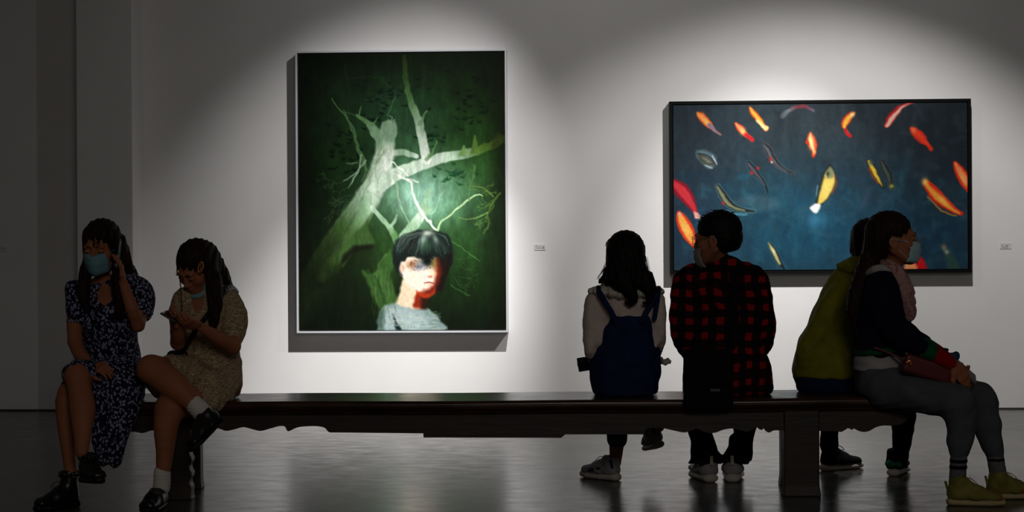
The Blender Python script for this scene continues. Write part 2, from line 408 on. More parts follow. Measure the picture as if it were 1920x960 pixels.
# ------------------------------------------------------------------ painting tools: pigment laid down in numpy, stored per vertex
def vnoise(x, y, sx, sy, seed):
    rng = np.random.RandomState(seed); g = rng.rand(64, 64)
    u = x/sx; v = y/sy; i = np.floor(u).astype(int); j = np.floor(v).astype(int); a = u-i; b = v-j; a = a*a*(3-2*a); b = b*b*(3-2*b)
    q = lambda p, r: g[p % 64, r % 64]
    return (q(i, j)*(1-a)+q(i+1, j)*a)*(1-b) + (q(i, j+1)*(1-a)+q(i+1, j+1)*a)*b
class Art:
    def __init__(s, x0, y0, x1, y1, step):
        s.nx = int((x1-x0)/step)+1; s.ny = int((y1-y0)/step)+1
        s.X, s.Y = np.meshgrid(np.linspace(x0, x1, s.nx), np.linspace(y0, y1, s.ny))
        s.c = np.zeros(s.X.shape + (3,)); s.wx = s.wy = 0
    def blend(s, a, c):
        c = np.asarray(c, dtype=float); s.c += np.clip(a, 0, 1)[..., None]*(c - s.c)
    def warp(s, amp, sc, seed):
        s.wx = amp*(vnoise(s.X, s.Y, sc, sc, seed)-0.5)*2; s.wy = amp*(vnoise(s.X, s.Y, sc, sc, seed+1)-0.5)*2
    def glow(s, x, y, rx, ry, c, a=1.0, ang=0.0):
        t = math.radians(ang); dx = s.X-x; dy = s.Y-y; u = (dx*math.cos(t)+dy*math.sin(t))/rx; v = (-dx*math.sin(t)+dy*math.cos(t))/ry
        s.blend(a*np.exp(-(u*u+v*v)), c)
    def stroke(s, pts, soft=1.5, a=1.0, cols=None, sm=6):
        """pts: (x, y, half width[, colour]); smoothed, tapered brush stroke"""
        P3 = [np.array(p[:3], dtype=float) for p in pts]; cl = [np.array(p[3] if len(p) > 3 else cols, dtype=float) for p in pts]
        q = []; qc = []
        for i in range(len(P3)-1):
            p0 = P3[max(i-1, 0)]; p1 = P3[i]; p2 = P3[i+1]; p3 = P3[min(i+2, len(P3)-1)]
            for k in range(sm):
                t = k/sm; q.append(0.5*((2*p1)+(p2-p0)*t+(2*p0-5*p1+4*p2-p3)*t*t+(3*p1-p0-3*p2+p3)*t**3)); qc.append(cl[i]*(1-t)+cl[i+1]*t)
        q.append(P3[-1]); qc.append(cl[-1])
        q = np.array(q); mr = q[:, 2].max()+soft*2+abs(np.max(s.wx))+2
        m = (s.X > q[:, 0].min()-mr) & (s.X < q[:, 0].max()+mr) & (s.Y > q[:, 1].min()-mr) & (s.Y < q[:, 1].max()+mr)
        if not m.any(): return
        X = (s.X+s.wx)[m]; Y = (s.Y+s.wy)[m]; best = np.full(X.shape, 1e9); cc = np.zeros(X.shape+(3,))
        for i in range(len(q)-1):
            a0, b0 = q[i], q[i+1]; d = b0[:2]-a0[:2]; L = d@d+1e-9
            t = np.clip(((X-a0[0])*d[0]+(Y-a0[1])*d[1])/L, 0, 1)
            e = np.hypot(X-a0[0]-t*d[0], Y-a0[1]-t*d[1]) - (a0[2]+(b0[2]-a0[2])*t)
            w = e < best; best[w] = e[w]; cc[w] = (qc[i]+(qc[i+1]-qc[i])*t[w][:, None])
        al = a*np.clip(0.5-best/(2*soft), 0, 1); al = al*al*(3-2*al) if a == 1 else al
        s.c[m] += al[:, None]*(cc - s.c[m])
    def poly(s, pts, c, soft=2.0, a=1.0):
        p = np.array([tuple(v) for v in spline([(x, y, 0) for x, y in pts] + [(pts[0][0], pts[0][1], 0)], 5)])[:, :2]
        mr = soft*2+8
        m = (s.X > p[:, 0].min()-mr) & (s.X < p[:, 0].max()+mr) & (s.Y > p[:, 1].min()-mr) & (s.Y < p[:, 1].max()+mr)
        if not m.any(): return
        X = (s.X+s.wx)[m]; Y = (s.Y+s.wy)[m]; d = np.full(X.shape, 1e9); ins = np.zeros(X.shape, bool)
        for i in range(len(p)-1):
            a0, b0 = p[i], p[i+1]; e = b0-a0; L = e@e+1e-9; t = np.clip(((X-a0[0])*e[0]+(Y-a0[1])*e[1])/L, 0, 1)
            d = np.minimum(d, np.hypot(X-a0[0]-t*e[0], Y-a0[1]-t*e[1]))
            cr_ = ((a0[1] > Y) != (b0[1] > Y)) & (X < (b0[0]-a0[0])*(Y-a0[1])/(b0[1]-a0[1]+1e-12)+a0[0]); ins ^= cr_
        sd = np.where(ins, -d, d); al = a*np.clip(0.5-sd/(2*soft), 0, 1)
        s.c[m] += al[:, None]*(np.asarray(c, float)-s.c[m])
    def streak(s, amp, sx, sy, seed, oct_=2):
        n = np.zeros(s.X.shape)
        for o in range(oct_): n += (vnoise(s.X+seed*7, s.Y, sx/2**o, sy/2**o, seed+o)-0.5)/1.5**o
        s.c *= (1+amp*n)[..., None]
def hang(art, px, off, depth, frame_m, fw, label, canvas_in=0.012, gain=1.0, rough=0.45, bumpk=0.25, gamma=1.0, light=None):
    """px = photo corners TL TR BR BL of the frame; builds frame and canvas on the wall"""
    TL, TR, BR, BL = [W(x, y, off + depth) for x, y in px]
    u = ((TR-TL)+(BR-BL)).normalized(); up = UZ.copy(); u = (u - up*u.dot(up)).normalized(); n = u.cross(up) * 1.0
    if n.y > 0: n = -n
    ctr = (TL+TR+BR+BL)/4; w = ((TR-TL).length+(BR-BL).length)/2; hgt = ((TL-BL).length+(TR-BR).length)/2
    root = empty('painting', ctr - n*depth, label, 'painting')
    fr = MB(); hw, hh = w/2, hgt/2
    for (dx, dz, sx, sz) in ((0, hh-fw/2, hw, fw/2), (0, -hh+fw/2, hw, fw/2), (-hw+fw/2, 0, fw/2, hh-fw), (hw-fw/2, 0, fw/2, hh-fw)):
        fr.obox(ctr - n*(depth/2) + u*dx + up*dz, u, n, up, sx, depth/2, sz)
    fr.obox(ctr - n*(depth*0.62) , u, n, up, hw-fw, depth*0.3, hh-fw)
    fr.build('frame', frame_m, root, off=root.location)
    # stretched canvas with a turned edge
    cw, ch = hw-fw-0.006, hh-fw-0.006
    o = ctr - n*canvas_in
    gu = np.linspace(-cw, cw, art.nx); gv = np.linspace(ch, -ch, art.ny)
    U, V = np.meshgrid(gu, gv)
    pos = np.array(o)[None, None, :] + U[..., None]*np.array(u) + V[..., None]*np.array(up) - np.array(root.location)
    idx = np.arange(art.nx*art.ny).reshape(art.ny, art.nx)
    F = np.stack([idx[:-1, :-1], idx[1:, :-1], idx[1:, 1:], idx[:-1, 1:]], -1).reshape(-1, 4)
    me = mesh_np('canvas', pos.reshape(-1, 3), F)
    lin = s2l(np.clip(art.c, 0, 255))*gain
    at = me.color_attributes.new('pigment', 'FLOAT_COLOR', 'POINT')
    at.data.foreach_set('color', np.concatenate([lin.reshape(-1, 3), np.ones((lin.shape[0]*lin.shape[1], 1))], 1).astype(np.float32).ravel())
    m = new_mat('oil_paint', (90, 90, 90), 0.6, 0.08); g = N(m); a = g.n('ShaderNodeAttribute', attribute_name='pigment'); g.base(a.outputs['Color'])
    nz = g.noise(g.coord((1, 1, 2.5)), 90, 4); g.bump(nz.outputs[0], bumpk, 0.0015)
    cv = link('canvas', me, m, root)
    eb = MB(); eb.obox(o - n*0.012, u, n, up, cw, 0.0115, ch); eb.build('stretcher', new_mat('raw_linen', (40, 38, 34), 0.9), cv, off=root.location)
    return root

# ---- green painting: bare tree, birds, child with a bowl haircut
a = Art(556, 99, 948, 620, 1.0)
a.c[:] = (11, 20, 9)
a.glow(700, 300, 130, 260, (22, 44, 18), .8); a.glow(850, 230, 130, 120, (26, 52, 18), .8); a.glow(880, 300, 75, 80, (44, 84, 26), .85)
a.glow(720, 200, 120, 70, (30, 56, 34), .7); a.glow(760, 250, 90, 70, (60, 100, 70), .75)
a.glow(640, 290, 60, 60, (30, 62, 26), .6); a.glow(820, 400, 130, 110, (52, 92, 50), .85); a.glow(790, 370, 85, 68, (126, 172, 146), .95)
a.glow(780, 372, 48, 42, (160, 200, 182), .7); a.glow(660, 500, 90, 80, (20, 30, 12), .6); a.glow(890, 520, 90, 80, (24, 48, 16), .7); a.glow(720, 470, 40, 60, (46, 78, 34), .7); a.glow(868, 470, 50, 50, (44, 80, 36), .6)
a.blend(np.clip((592-a.X)/60, 0, 1)*.8, (10, 14, 8)); a.blend(np.clip((a.X-905)/55, 0, 1)*.7, (22, 26, 12)); a.blend(np.clip((150-a.Y)/70, 0, 1)*.6, (12, 20, 10))
a.streak(.22, 26, 40, 11, 3)
a.warp(1.6, 9, 5)
rb = random.Random(5)
for (cx, cy, n_, rx, ry, cc) in ((850, 330, 16, 45, 22, (22, 70, 40)), (640, 290, 26, 50, 45, (10, 24, 14)), (730, 180, 26, 60, 35, (14, 32, 20)), (812, 260, 14, 28, 30, (14, 46, 26)), (870, 170, 20, 60, 45, (12, 26, 12)), (700, 220, 10, 60, 25, (14, 34, 20)), (880, 220, 12, 40, 30, (14, 34, 14))):
    for _ in range(n_):
        x = rb.gauss(cx, rx*.5); y = rb.gauss(cy, ry*.5); L = rb.uniform(4, 9); t = rb.uniform(-.7, .5); c1, s1 = math.cos(t), math.sin(t)
        a.stroke([(x-L*c1, y-L*s1-2, .3), (x-2, y, 1.5), (x+2, y+1, 1.8), (x+L*c1, y+L*s1-2, .3)], 1.4, .85, cc, 3)
        if rb.random() < .6: a.stroke([(x, y, 1.4), (x+3*s1, y-5*c1, .3)], 1.3, .8, cc, 2)
D0, D1, D2, D3, L1, L2, L3 = (20, 30, 12), (36, 54, 22), (58, 88, 42), (98, 138, 88), (150, 182, 150), (196, 214, 196), (226, 232, 222)
# fine twigs behind
for pts in ([(642,205,.8),(650,222,1),(662,240,1.3),(668,268,1.6),(678,290,1.8),(684,310,2)],):
    a.stroke(pts, 1.2, 1, (88, 122, 84))
a.stroke([(620,182,.8),(632,202,1.2),(648,220,1.6),(660,246,1.9),(668,275,2.1),(678,300,2.3),(686,318,2.6)], 1.2, 1, (84, 118, 74))
a.stroke([(644,120,.6),(650,150,1),(656,180,1),(664,208,1)], 1.2, .8, (34, 56, 28))
a.stroke([(640,150,.5),(680,144,1),(720,146,.8),(760,144,.4)], 1.2, .8, (36, 62, 30)); a.stroke([(712,146,.5),(730,162,.8),(745,178,.8)], 1.1, .7, (44, 72, 44))
a.stroke([(640,208,.6),(655,213,1),(668,216,1)], 1, .8, (70, 110, 66)); a.stroke([(742,180,.6),(733,200,.9),(726,216,1)], 1, .9, (80, 120, 84))
a.stroke([(676,186,.5),(700,184,.8),(716,178,.5)], 1, .7, (46, 76, 46))
def twigs(x, y, ang, L, dep, c, al, w=0.9):
    if dep == 0 or L < 4: return
    x2 = x+L*math.cos(ang); y2 = y+L*math.sin(ang); xm = (x+x2)/2+rb.uniform(-2, 2); ym = (y+y2)/2+rb.uniform(-2, 2)
    a.stroke([(x, y, w), (xm, ym, w*.85), (x2, y2, w*.7)], 0.9, al, c, 3)
    for _ in range(rb.choice((2, 2, 3))): twigs(x2, y2, ang+rb.uniform(-.9, .9), L*rb.uniform(.55, .8), dep-1, c, al*.9, w*.75)
for (x, y, an) in ((640, 340, 3.0), (650, 352, 2.7), (655, 366, 2.9), (648, 372, 2.5), (655, 380, 3.3), (630, 345, 3.6), (640, 392, 2.9)): twigs(x, y, an, 17, 4, (64, 92, 62), .55, .8)
for (x, y, an) in ((940, 365, 2.3), (922, 395, 2.2), (915, 400, 1.8), (895, 368, -.4), (880, 355, 0.2), (884, 350, -1.3), (930, 380, 2.7)): twigs(x, y, an, 16, 4, (104, 140, 72), .6, .9)
for (x, y, an) in ((848, 480, .5), (855, 500, .3), (850, 520, 1.0), (860, 520, .2)): twigs(x, y, an, 18, 3, (60, 96, 46), .5, .8)
# lower left roots and dark trunk
a.poly([(556,540),(600,470),(640,420),(690,440),(672,480),(640,500),(610,540),(580,590),(556,610)], (26, 40, 18), 16, .75)
a.stroke([(585,520,24,D0),(620,475,30,D1),(650,430,28,D2),(680,382,23,L1),(705,340,20,L2),(718,300,19,L2),(722,268,18,L1),(728,240,14,L1)], 3.5)
a.stroke([(600,520,8,D1),(650,450,10,(70,100,50)),(690,395,8,L1),(712,350,7,L3),(722,310,6,L3)], 5, .8)
a.poly([(694,400),(688,425),(700,452),(693,462),(660,468),(640,500),(632,480),(660,440),(680,420)], (62, 92, 46), 3)
a.poly([(660,462),(696,458),(693,466),(660,474),(636,500),(640,480)], (22, 26, 12), 3, .9)
# big limb to the right, upright branch, stub top
a.stroke([(705,345,19,L2),(745,325,13,L2),(790,310,11,L2),(830,297,9.5,L2),(870,290,8.5,L1),(905,282,8,(90,126,52)),(948,262,7,(52,72,26))], 2)
a.stroke([(800,300,9,L3),(793,262,8.5,L2),(784,225,8,L1),(770,190,6,D3),(762,150,5,D2),(759,105,4,D1)], 1.8)
a.stroke([(787,235,3,L1),(794,220,2.4,D3),(800,208,1.6,D3)], 1.2); a.stroke([(728,288,6,L2),(755,286,5.5,L1),(780,294,5,L2)], 1.8)
a.stroke([(800,300,3,L1),(810,288,2.4,D3),(820,266,1.2,D3)], 1.3); a.poly([(884,290),(890,258),(894,258),(897,288)], (100,132,60), 1.5); a.poly([(860,292),(868,276),(872,274),(874,292)], (120,156,90), 1.5); a.poly([(925,262),(935,255),(940,250),(945,268),(925,280)], (60, 70, 26), 3, .8)
a.stroke([(716,270,10,L1),(697,240,8,(120,155,120)),(682,226,4,D3),(667,215,2.4,D3)], 1.8); a.stroke([(672,218,1.2),(674,205,.8),(675,198,.5)], 1, 1, D3); a.stroke([(697,235,1.6),(704,225,1),(707,220,.7)], 1, 1, D3)
a.poly([(718,262),(715,235),(719,228),(733,232),(740,226),(745,236),(744,252),(737,266)], (140, 170, 142), 2.2); a.poly([(712,300),(722,268),(735,272),(740,290),(726,310)], L3, 5, .6)
a.stroke([(731,216,.7),(736,220,.9),(733,228,.9),(741,224,.7)], 1, .9, L1)
a.stroke([(683,300,2,L1),(678,310,1.8,L1),(668,320,1.6,L1),(655,332,1.2,L1),(642,338,.6,L1)], 1.1, .9); a.stroke([(676,290,1.8,L1),(672,315,1.8,L1),(660,338,1.4,L1),(650,352,.7,D3)], 1.1, .9); a.stroke([(668,306,1),(655,306,.8),(648,304,.5)], .9, .8, L1)
# middle branches
a.stroke([(695,388,4,L2),(712,408,4.5,L1),(728,425,5,L1),(738,440,6,D3),(744,462,6,D3)], 1.6); a.stroke([(730,424,3.5,L1),(738,418,3,L1),(743,404,2,L1)], 1.4)
a.stroke([(758,445,11,L1),(775,425,10,L1),(786,408,9,L2),(795,390,6.5,L1),(805,358,3,L1)], 2); a.stroke([(790,408,5,L2),(800,398,4,L1),(807,391,3,L1)], 1.5)
a.stroke([(738,325,1.5),(760,335,2),(770,340,2),(772,352,2.2),(776,372,2.4),(786,392,2.6),(800,410,2.4),(812,425,2),(821,434,1.6)], 1.1, 1, L3); a.stroke([(770,336,1.8),(778,340,1.6),(784,342,1.4)], 1, 1, L2)
a.stroke([(821,434,1.8),(826,420,1.8),(840,408,1.7),(866,385,1.7),(884,372,1.6),(898,366,1.2),(906,368,.8)], 1.1, 1, (178, 208, 160)); a.stroke([(800,402,1.6),(815,396,1.2),(820,382,1),(828,366,.7),(834,356,.4)], 1, 1, L1)
a.stroke([(742,340,1.8),(744,352,1.8),(745,370,1.7),(750,385,1.5),(758,402,1.4),(766,420,1.4)], 1.1, .95, L1); a.stroke([(722,320,1.6,L3),(735,305,1.4,L3),(745,312,1.4,L3),(765,330,1.6,L3)], 1.1)
a.stroke([(880,378,1),(882,356,.9),(883,342,.7),(878,326,.4)], .9, .9, D3); a.stroke([(940,364,1.6),(925,382,2),(915,400,1.6),(918,420,1.4),(908,440,1)], 1.1, .9, (86, 112, 50)); a.stroke([(915,400,1.4),(900,408,1.3),(880,412,.9),(860,410,.5)], 1.1, .9, (120, 150, 90)); a.stroke([(880,350,.8),(900,352,1.3),(915,360,1.6),(925,372,1.6)], 1.1, .9, (100, 128, 60))
a.stroke([(838,446,.8),(860,462,1),(885,480,1),(900,490,.7)], 1, .8, (84, 128, 66)); a.stroke([(845,535,.8),(865,548,1),(880,556,.7)], 1, .7, (64, 104, 50))
# second trunk behind the child
a.poly([(742,458),(722,478),(700,512),(688,506),(690,512),(676,508),(692,545),(706,578),(724,590),(744,575),(738,545),(732,510),(750,480)], (58, 92, 42), 3); a.poly([(700,515),(716,508),(730,540),(736,575),(722,580)], (76, 110, 58), 6, .7); a.stroke([(700,520,1),(712,545,1.5),(722,575,1)], 2, .7, (34, 60, 26)); a.stroke([(722,478,1.5),(708,498,1.5),(704,520,1)], 2, .5, (104, 140, 84))
a.streak(.16, 7, 22, 31, 2)
# child: jumper, neck, face, ear, hair
a.poly([(706,620),(706,600),(714,578),(732,570),(748,568),(775,576),(802,580),(820,598),(830,622)], (132, 152, 150), 2.5)
a.poly([(712,618),(714,600),(722,584),(745,574),(770,580),(792,590),(798,616)], (176, 192, 192), 7, .8); a.poly([(733,590),(741,604),(750,620),(744,622),(738,612)], (26, 40, 40), 2); a.poly([(706,618),(704,602),(712,584),(718,590),(716,618)], (70, 96, 84), 4, .8)
for _ in range(70):
    x = rb.uniform(722, 815); y = rb.uniform(582, 618); a.stroke([(x, y, .8), (x+rb.uniform(5, 14), y+rb.uniform(-2, 2), .8)], 1.2, .5, rb.choice(((150,172,180),(196,206,204),(110,136,130),(190,190,160))), 2)
a.poly([(755,505),(752,535),(745,555),(742,570),(760,577),(790,580),(794,560),(788,545),(790,520)], (226, 206, 178), 2.5)
a.poly([(782,546),(776,560),(774,576),(792,580),(800,562),(798,545)], (140, 44, 20), 3); a.poly([(790,550),(788,578),(800,580),(803,555)], (40, 24, 16), 4, .9)
a.poly([(752,490),(756,520),(768,540),(784,549),(800,551),(812,544),(818,528),(822,500),(824,488),(800,478),(770,478)], (240, 222, 206), 2.5)
a.poly([(812,486),(816,520),(806,540),(790,549),(802,556),(818,548),(828,525),(832,495),(826,480)], (120, 36, 18), 5); a.poly([(820,480),(826,520),(815,545),(826,545),(838,510),(838,480)], (34, 18, 14), 5)
a.poly([(778,545),(790,551),(806,552),(816,540),(812,552),(800,560),(784,555)], (190, 62, 26), 2.5, .85)
a.poly([(757,488),(749,488),(745,500),(748,514),(756,521),(760,510),(760,496)], (246, 228, 214), 2.2); a.poly([(752,494),(750,504),(754,512),(757,502)], (206, 150, 124), 2, .7)
a.glow(772, 497, 11, 8, (150, 96, 54), .9); a.glow(799, 491, 16, 11, (60, 76, 84), .9); a.glow(801, 490, 7, 7, (10, 22, 16), 1); a.glow(784, 502, 10, 7, (130, 136, 152), .8); a.glow(812, 495, 6, 12, (150, 130, 60), .8)
for _ in range(26):
    x = rb.uniform(764, 814); y = rb.uniform(488, 505); a.stroke([(x, y, .8), (x+rb.uniform(-5, 5), y+rb.uniform(-3, 4), .6)], 1, .7, rb.choice(((60,70,90),(190,180,160),(150,90,60),(30,40,34),(110,120,140))), 2)
a.glow(812, 514, 6, 4, (244, 200, 160), .7); a.glow(806, 520, 5, 2.5, (170, 80, 50), .7); a.stroke([(795,532,.8),(803,531,1.4),(812,533,1)], 1, .9, (140, 60, 48)); a.glow(804, 536, 7, 3, (232, 180, 160), .7); a.glow(796, 520, 7, 6, (190, 200, 205), .5)
a.poly([(735,492),(734,470),(742,452),(762,438),(790,432),(820,434),(842,444),(850,462),(850,480),(846,500),(836,500),(832,488),(820,484),(800,486),(780,484),(764,484),(758,490),(750,492),(748,505),(752,518),(742,510)], (24, 34, 30), 2.5)
a.poly([(836,480),(848,478),(846,498),(836,520),(826,545),(822,540),(832,510)], (24, 16, 12), 3, .9)
for _ in range(95):
    t = rb.uniform(-1, 1); x0 = 796+rb.uniform(-12, 8); y0 = 438+rb.uniform(-4, 4); x1 = 794+t*52; y1 = 480-abs(t)*6+rb.uniform(-14, 4)
    cc = rb.choice(((60,84,76),(20,30,26),(104,124,112),(40,50,54),(70,56,60),(36,60,46),(16,22,20)))
    a.stroke([(x0, y0, .8), ((x0+x1)/2+t*10, (y0+y1)/2-7, 1.6), (x1, y1, .7)], 1.3, .55, cc, 4)
a.glow(793, 452, 6, 13, (170, 186, 174), .8, 15); a.glow(802, 438, 10, 5, (210, 220, 206), .8); a.glow(816, 450, 4, 9, (150, 166, 146), .7, -20); a.glow(800, 462, 12, 10, (50, 84, 62), .7); a.glow(770, 462, 16, 10, (38, 44, 46), .5); a.glow(744, 466, 4, 10, (72, 92, 92), .6)
a.glow(801, 490, 9, 9, (8, 18, 14), 1); a.stroke([(790,486,1),(801,482,2),(812,487,1)], 1.2, .9, (16, 22, 16))
for _ in range(160):                                   # long bark strokes
    t = rb.random(); x = 590+t*128+rb.uniform(-20, 20)*(1.1-t); y = 515-t*235+rb.uniform(-8, 8); L = rb.uniform(8, 20); k_ = rb.choice((0, 1))
    br_ = 30+165*min(1, t*1.25); a.stroke([(x, y, .6), (x+L*.28, y-L*.5, 1.4), (x+L*.5, y-L, .5)], 1.6, .28, (br_*.95, br_*1.04, br_*.9) if k_ else (br_*.5, br_*.66, br_*.46), 2)
for _ in range(60):
    x = rb.uniform(690, 742); y = rb.uniform(500, 585); a.stroke([(x, y, .6), (x+rb.uniform(-3, 5), y+rb.uniform(12, 26), .6)], 1.6, .3, rb.choice(((92, 126, 70), (30, 52, 22))), 2)
a.wx = a.wy = 0; a.streak(.10, 3, 5, 77, 2)
a.c = 255*(np.clip(a.c, 0, 255)/255)**1.12
M_SILVER = new_mat('brushed_silver_frame', (206, 208, 214), 0.5, 0.5, 0.15)
hang(a, ((553.5, 95.5), (949.5, 92.5), (952.5, 622.0), (556.5, 625.5)), 0, 0.107, M_SILVER, 0.012,
     'tall green painting of a bare tree and a dark-haired child in thin silver frame', gain=1.02)

# ---- dark pond painting with carp
b = Art(1262, 196, 1812, 508, 1.25)
b.c[:] = (42, 58, 68)
b.glow(1560, 230, 330, 70, (52, 62, 68), .8); b.glow(1790, 260, 120, 140, (28, 34, 40), .9); b.glow(1300, 330, 90, 200, (42, 52, 62), .7); b.glow(1540, 450, 260, 90, (26, 76, 100), .9); b.glow(1640, 330, 120, 60, (36, 58, 72), .6)
b.glow(1440, 390, 90, 70, (34, 80, 98), .6); b.glow(1310, 440, 60, 60, (38, 58, 84), .7); b.glow(1740, 460, 110, 60, (28, 56, 76), .7); b.glow(1520, 400, 40, 40, (34, 92, 120), .6)
rb = random.Random(9)
for _ in range(420):
    x = rb.uniform(1262, 1812); y = rb.uniform(196, 508); L = rb.uniform(8, 26); an = rb.uniform(-.6, 2.2)
    low = (y-196)/312; cc = rb.choice(((58,70,76),(46,64,72),(34,44,54))) if low < .4 else rb.choice(((32,92,114),(24,64,88),(48,96,112),(22,48,70),(60,88,98)))
    b.stroke([(x, y, rb.uniform(2, 6)), (x+L*math.cos(an), y+L*math.sin(an), rb.uniform(1, 4))], 4, .30, cc, 2)
b.stroke([(1378,380,2),(1410,378,12),(1450,384,9),(1400,396,6)], 5, .35, (96, 116, 126)); b.stroke([(1610,400,1),(1620,380,6),(1632,355,5)], 4, .4, (56, 78, 96)); b.stroke([(1640,398,3),(1670,370,8),(1690,345,7),(1700,300,5)], 6, .3, (52, 92, 106)); b.glow(1530, 415, 20, 12, (60,120,150), .6)
b.streak(.14, 18, 60, 3, 3)
b.warp(1.0, 7, 15)
def fish(pts, outer, inner, fins=(), back=None, soft=1.6):
    n = len(pts)
    for f in fins: b.poly(f[0], f[1], 1.6, .9)
    b.stroke([(x, y, w, outer) for x, y, w in pts], soft)
    b.stroke([(x+.5, y+.5, max(w*.58, .5), (inner if i < n-1 else outer)) for i, (x, y, w) in enumerate(pts)], 1.8, .95)
    if back: b.stroke([(x+w*.45, y-w*.35, max(w*.3, .4), back) for x, y, w in pts[:-1]], 1.6, .7)
OR, RD, YL, CRM = (214, 84, 34), (176, 38, 32), (244, 190, 70), (248, 222, 160)
fish([(1308,211,2),(1316,219,7),(1326,230,7.5),(1334,238,4),(1342,246,2),(1350,252,1)], OR, (220,170,90)); b.stroke([(1330,234,4),(1338,242,2.5),(1350,253,1)], 1.4, 1, (130, 112, 134)); b.glow(1316,216,5,6,(240,130,70),.8)
fish([(1380,232,2.5),(1388,241,6.5),(1397,251,5),(1410,262,3.5)], (222,70,44), (240,170,110)); b.stroke([(1398,252,4),(1411,263,3)], 1.4, 1, (196, 40, 44)); b.glow(1393,246,5,6,(250,214,130),.8)
fish([(1407,202,2),(1413,212,6),(1423,224,6),(1432,236,4),(1437,242,4.5)], OR, YL); b.stroke([(1420,226,2.5),(1430,236,3),(1437,241,4)], 1.4, .95, CRM)
b.stroke([(1468,218,5,(88,98,102)),(1480,208,4,(120,128,132)),(1495,201,3.2,(130,60,66)),(1510,201,3,(140,60,66)),(1526,209,2.5,(120,110,130))], 2, .9)
fish([(1601,213,2),(1592,221,7),(1584,233,7),(1584,243,3),(1593,256,3)], (200,60,34), YL); b.stroke([(1585,244,2.5),(1588,252,3),(1594,257,2.5)], 1.2, 1, (190,36,40)); b.glow(1598,217,4,4,(250,236,190),.8)
fish([(1662,238,4.5),(1670,227,6.5),(1680,214,5),(1692,202,3),(1712,195,1)], (206,50,48), (232,200,180)); b.stroke([(1662,229,1.5),(1672,214,2),(1688,201,2)], 1.4, .9, (190, 30, 36))
fish([(1708,243,3),(1717,252,8.5),(1728,264,8.5),(1738,274,4),(1745,282,4)], (200,44,28), (226,64,36)); b.glow(1712,247,5,6,(240,130,80),.8)
fish([(1519,251,2),(1521,262,8),(1524,274,8),(1526,285,4),(1525,293,3.5)], (206,60,26), CRM, back=(200,50,24)); b.glow(1521,268,5,12,(252,224,150),.8); b.poly([(1510,268),(1516,264),(1517,274)], (200,60,30), 1)
b.poly([(1306,282),(1322,282),(1340,292),(1342,308),(1328,316),(1314,304),(1305,292)], (130,160,166), 3, .55); b.poly([(1307,288),(1320,290),(1335,301),(1342,311),(1324,308),(1312,300)], (70,74,66), 1.6); b.stroke([(1308,288,1),(1322,289,1),(1334,297,1),(1342,310,1)], 1.2, .9, (24,26,26)); b.poly([(1316,294),(1326,298),(1334,305),(1324,304)], (128,132,116), 2, .8); b.stroke([(1336,292,1),(1341,302,1.2),(1342,308,1)], 1.2, .8, (206,214,212)); b.stroke([(1322,310,1),(1334,315,1)], 1.2, .8, (200,210,206))
def dark(pts, mid, edge, red=None):
    b.stroke([(x, y, w+1.6, edge) for x, y, w in pts], 2, .55); b.stroke([(x, y, w, (34,38,42)) for x, y, w in pts], 1.5); b.stroke([(x-.8, y+.6, max(w*.5, .5), mid) for x, y, w in pts[:-1]], 1.6, .85)
    for r in red or (): b.glow(r[0], r[1], r[2], r[3], (190, 44, 36), .95)
dark([(1434,272,3),(1441,284,6),(1450,300,5),(1462,314,3),(1476,322,2),(1488,325,1)], (98,104,110), (112,100,104), [(1445,300,2.5,5)]); b.glow(1447,305,2,2,(240,220,210),.9)
dark([(1403,306,4),(1413,320,6),(1424,334,4),(1434,348,2.5),(1440,364,1)], (92,90,104), (54,110,118), [(1421,316,3,3),(1409,325,3,3.5)])
dark([(1346,350,4),(1354,366,6.5),(1364,380,6.5),(1378,391,5),(1396,396,3.5),(1414,397,1.5)], (142,148,110), (110,150,158), [(1355,382,3,3)]); b.stroke([(1362,396,1),(1378,402,1.5),(1400,404,1)], 1.5, .8, (96,170,186))
b.poly([(1536,345),(1548,318),(1556,309),(1563,316),(1567,335),(1562,360),(1545,382),(1534,392),(1530,402),(1518,392),(1528,384),(1532,365)], (38,42,38), 2)
b.poly([(1546,330),(1555,318),(1562,324),(1565,340),(1560,358),(1546,378),(1534,384),(1536,366)], (222,196,96), 2); b.poly([(1548,325),(1556,314),(1562,322),(1562,334),(1550,336)], (120,132,104), 2.5, .9); b.glow(1552,328,3,5,(40,46,40),.9); b.glow(1549,356,8,16,(240,218,120),.7,15)
b.poly([(1528,383),(1538,386),(1531,402),(1518,393)], (238,242,240), 1.8); b.stroke([(1566,330,.8),(1567,348,1),(1560,364,1)], 1.2, .8, (176,60,30)); b.stroke([(1533,350,1.2),(1530,368,1.2)], 1.6, .7, (120,170,190))
fish([(1628,304,3),(1634,316,6),(1641,330,6),(1649,343,4),(1655,354,2.5)], (36,36,30), (222,190,60)); b.stroke([(1629,318,1),(1636,334,1.2),(1646,346,1)], 1.2, .8, (190,60,34)); b.glow(1632,308,4,5,(96,104,92),.8)
dark([(1653,306,4),(1658,318,6.5),(1665,332,6),(1669,344,3.5),(1672,354,3.5)], (76,88,74), (60,70,60)); b.glow(1671,352,4,4,(180,180,70),.9)
fish([(1733,344,5),(1744,358,10),(1760,376,11),(1778,391,8),(1794,402,5),(1801,404,4)], (206,44,24), (238,160,60), back=(214,44,24)); b.glow(1733,344,6,7,(240,200,110),.9); b.glow(1766,378,14,5,(252,200,90),.8,45); b.stroke([(1738,372,1),(1764,398,1.4),(1790,409,1)], 1.6, .8, (240,150,50))
fish([(1789,310,4),(1798,325,10),(1808,342,11),(1814,358,6)], (214,48,26), (236,140,80)); b.glow(1805,340,4,14,(250,180,100),.8,-30)
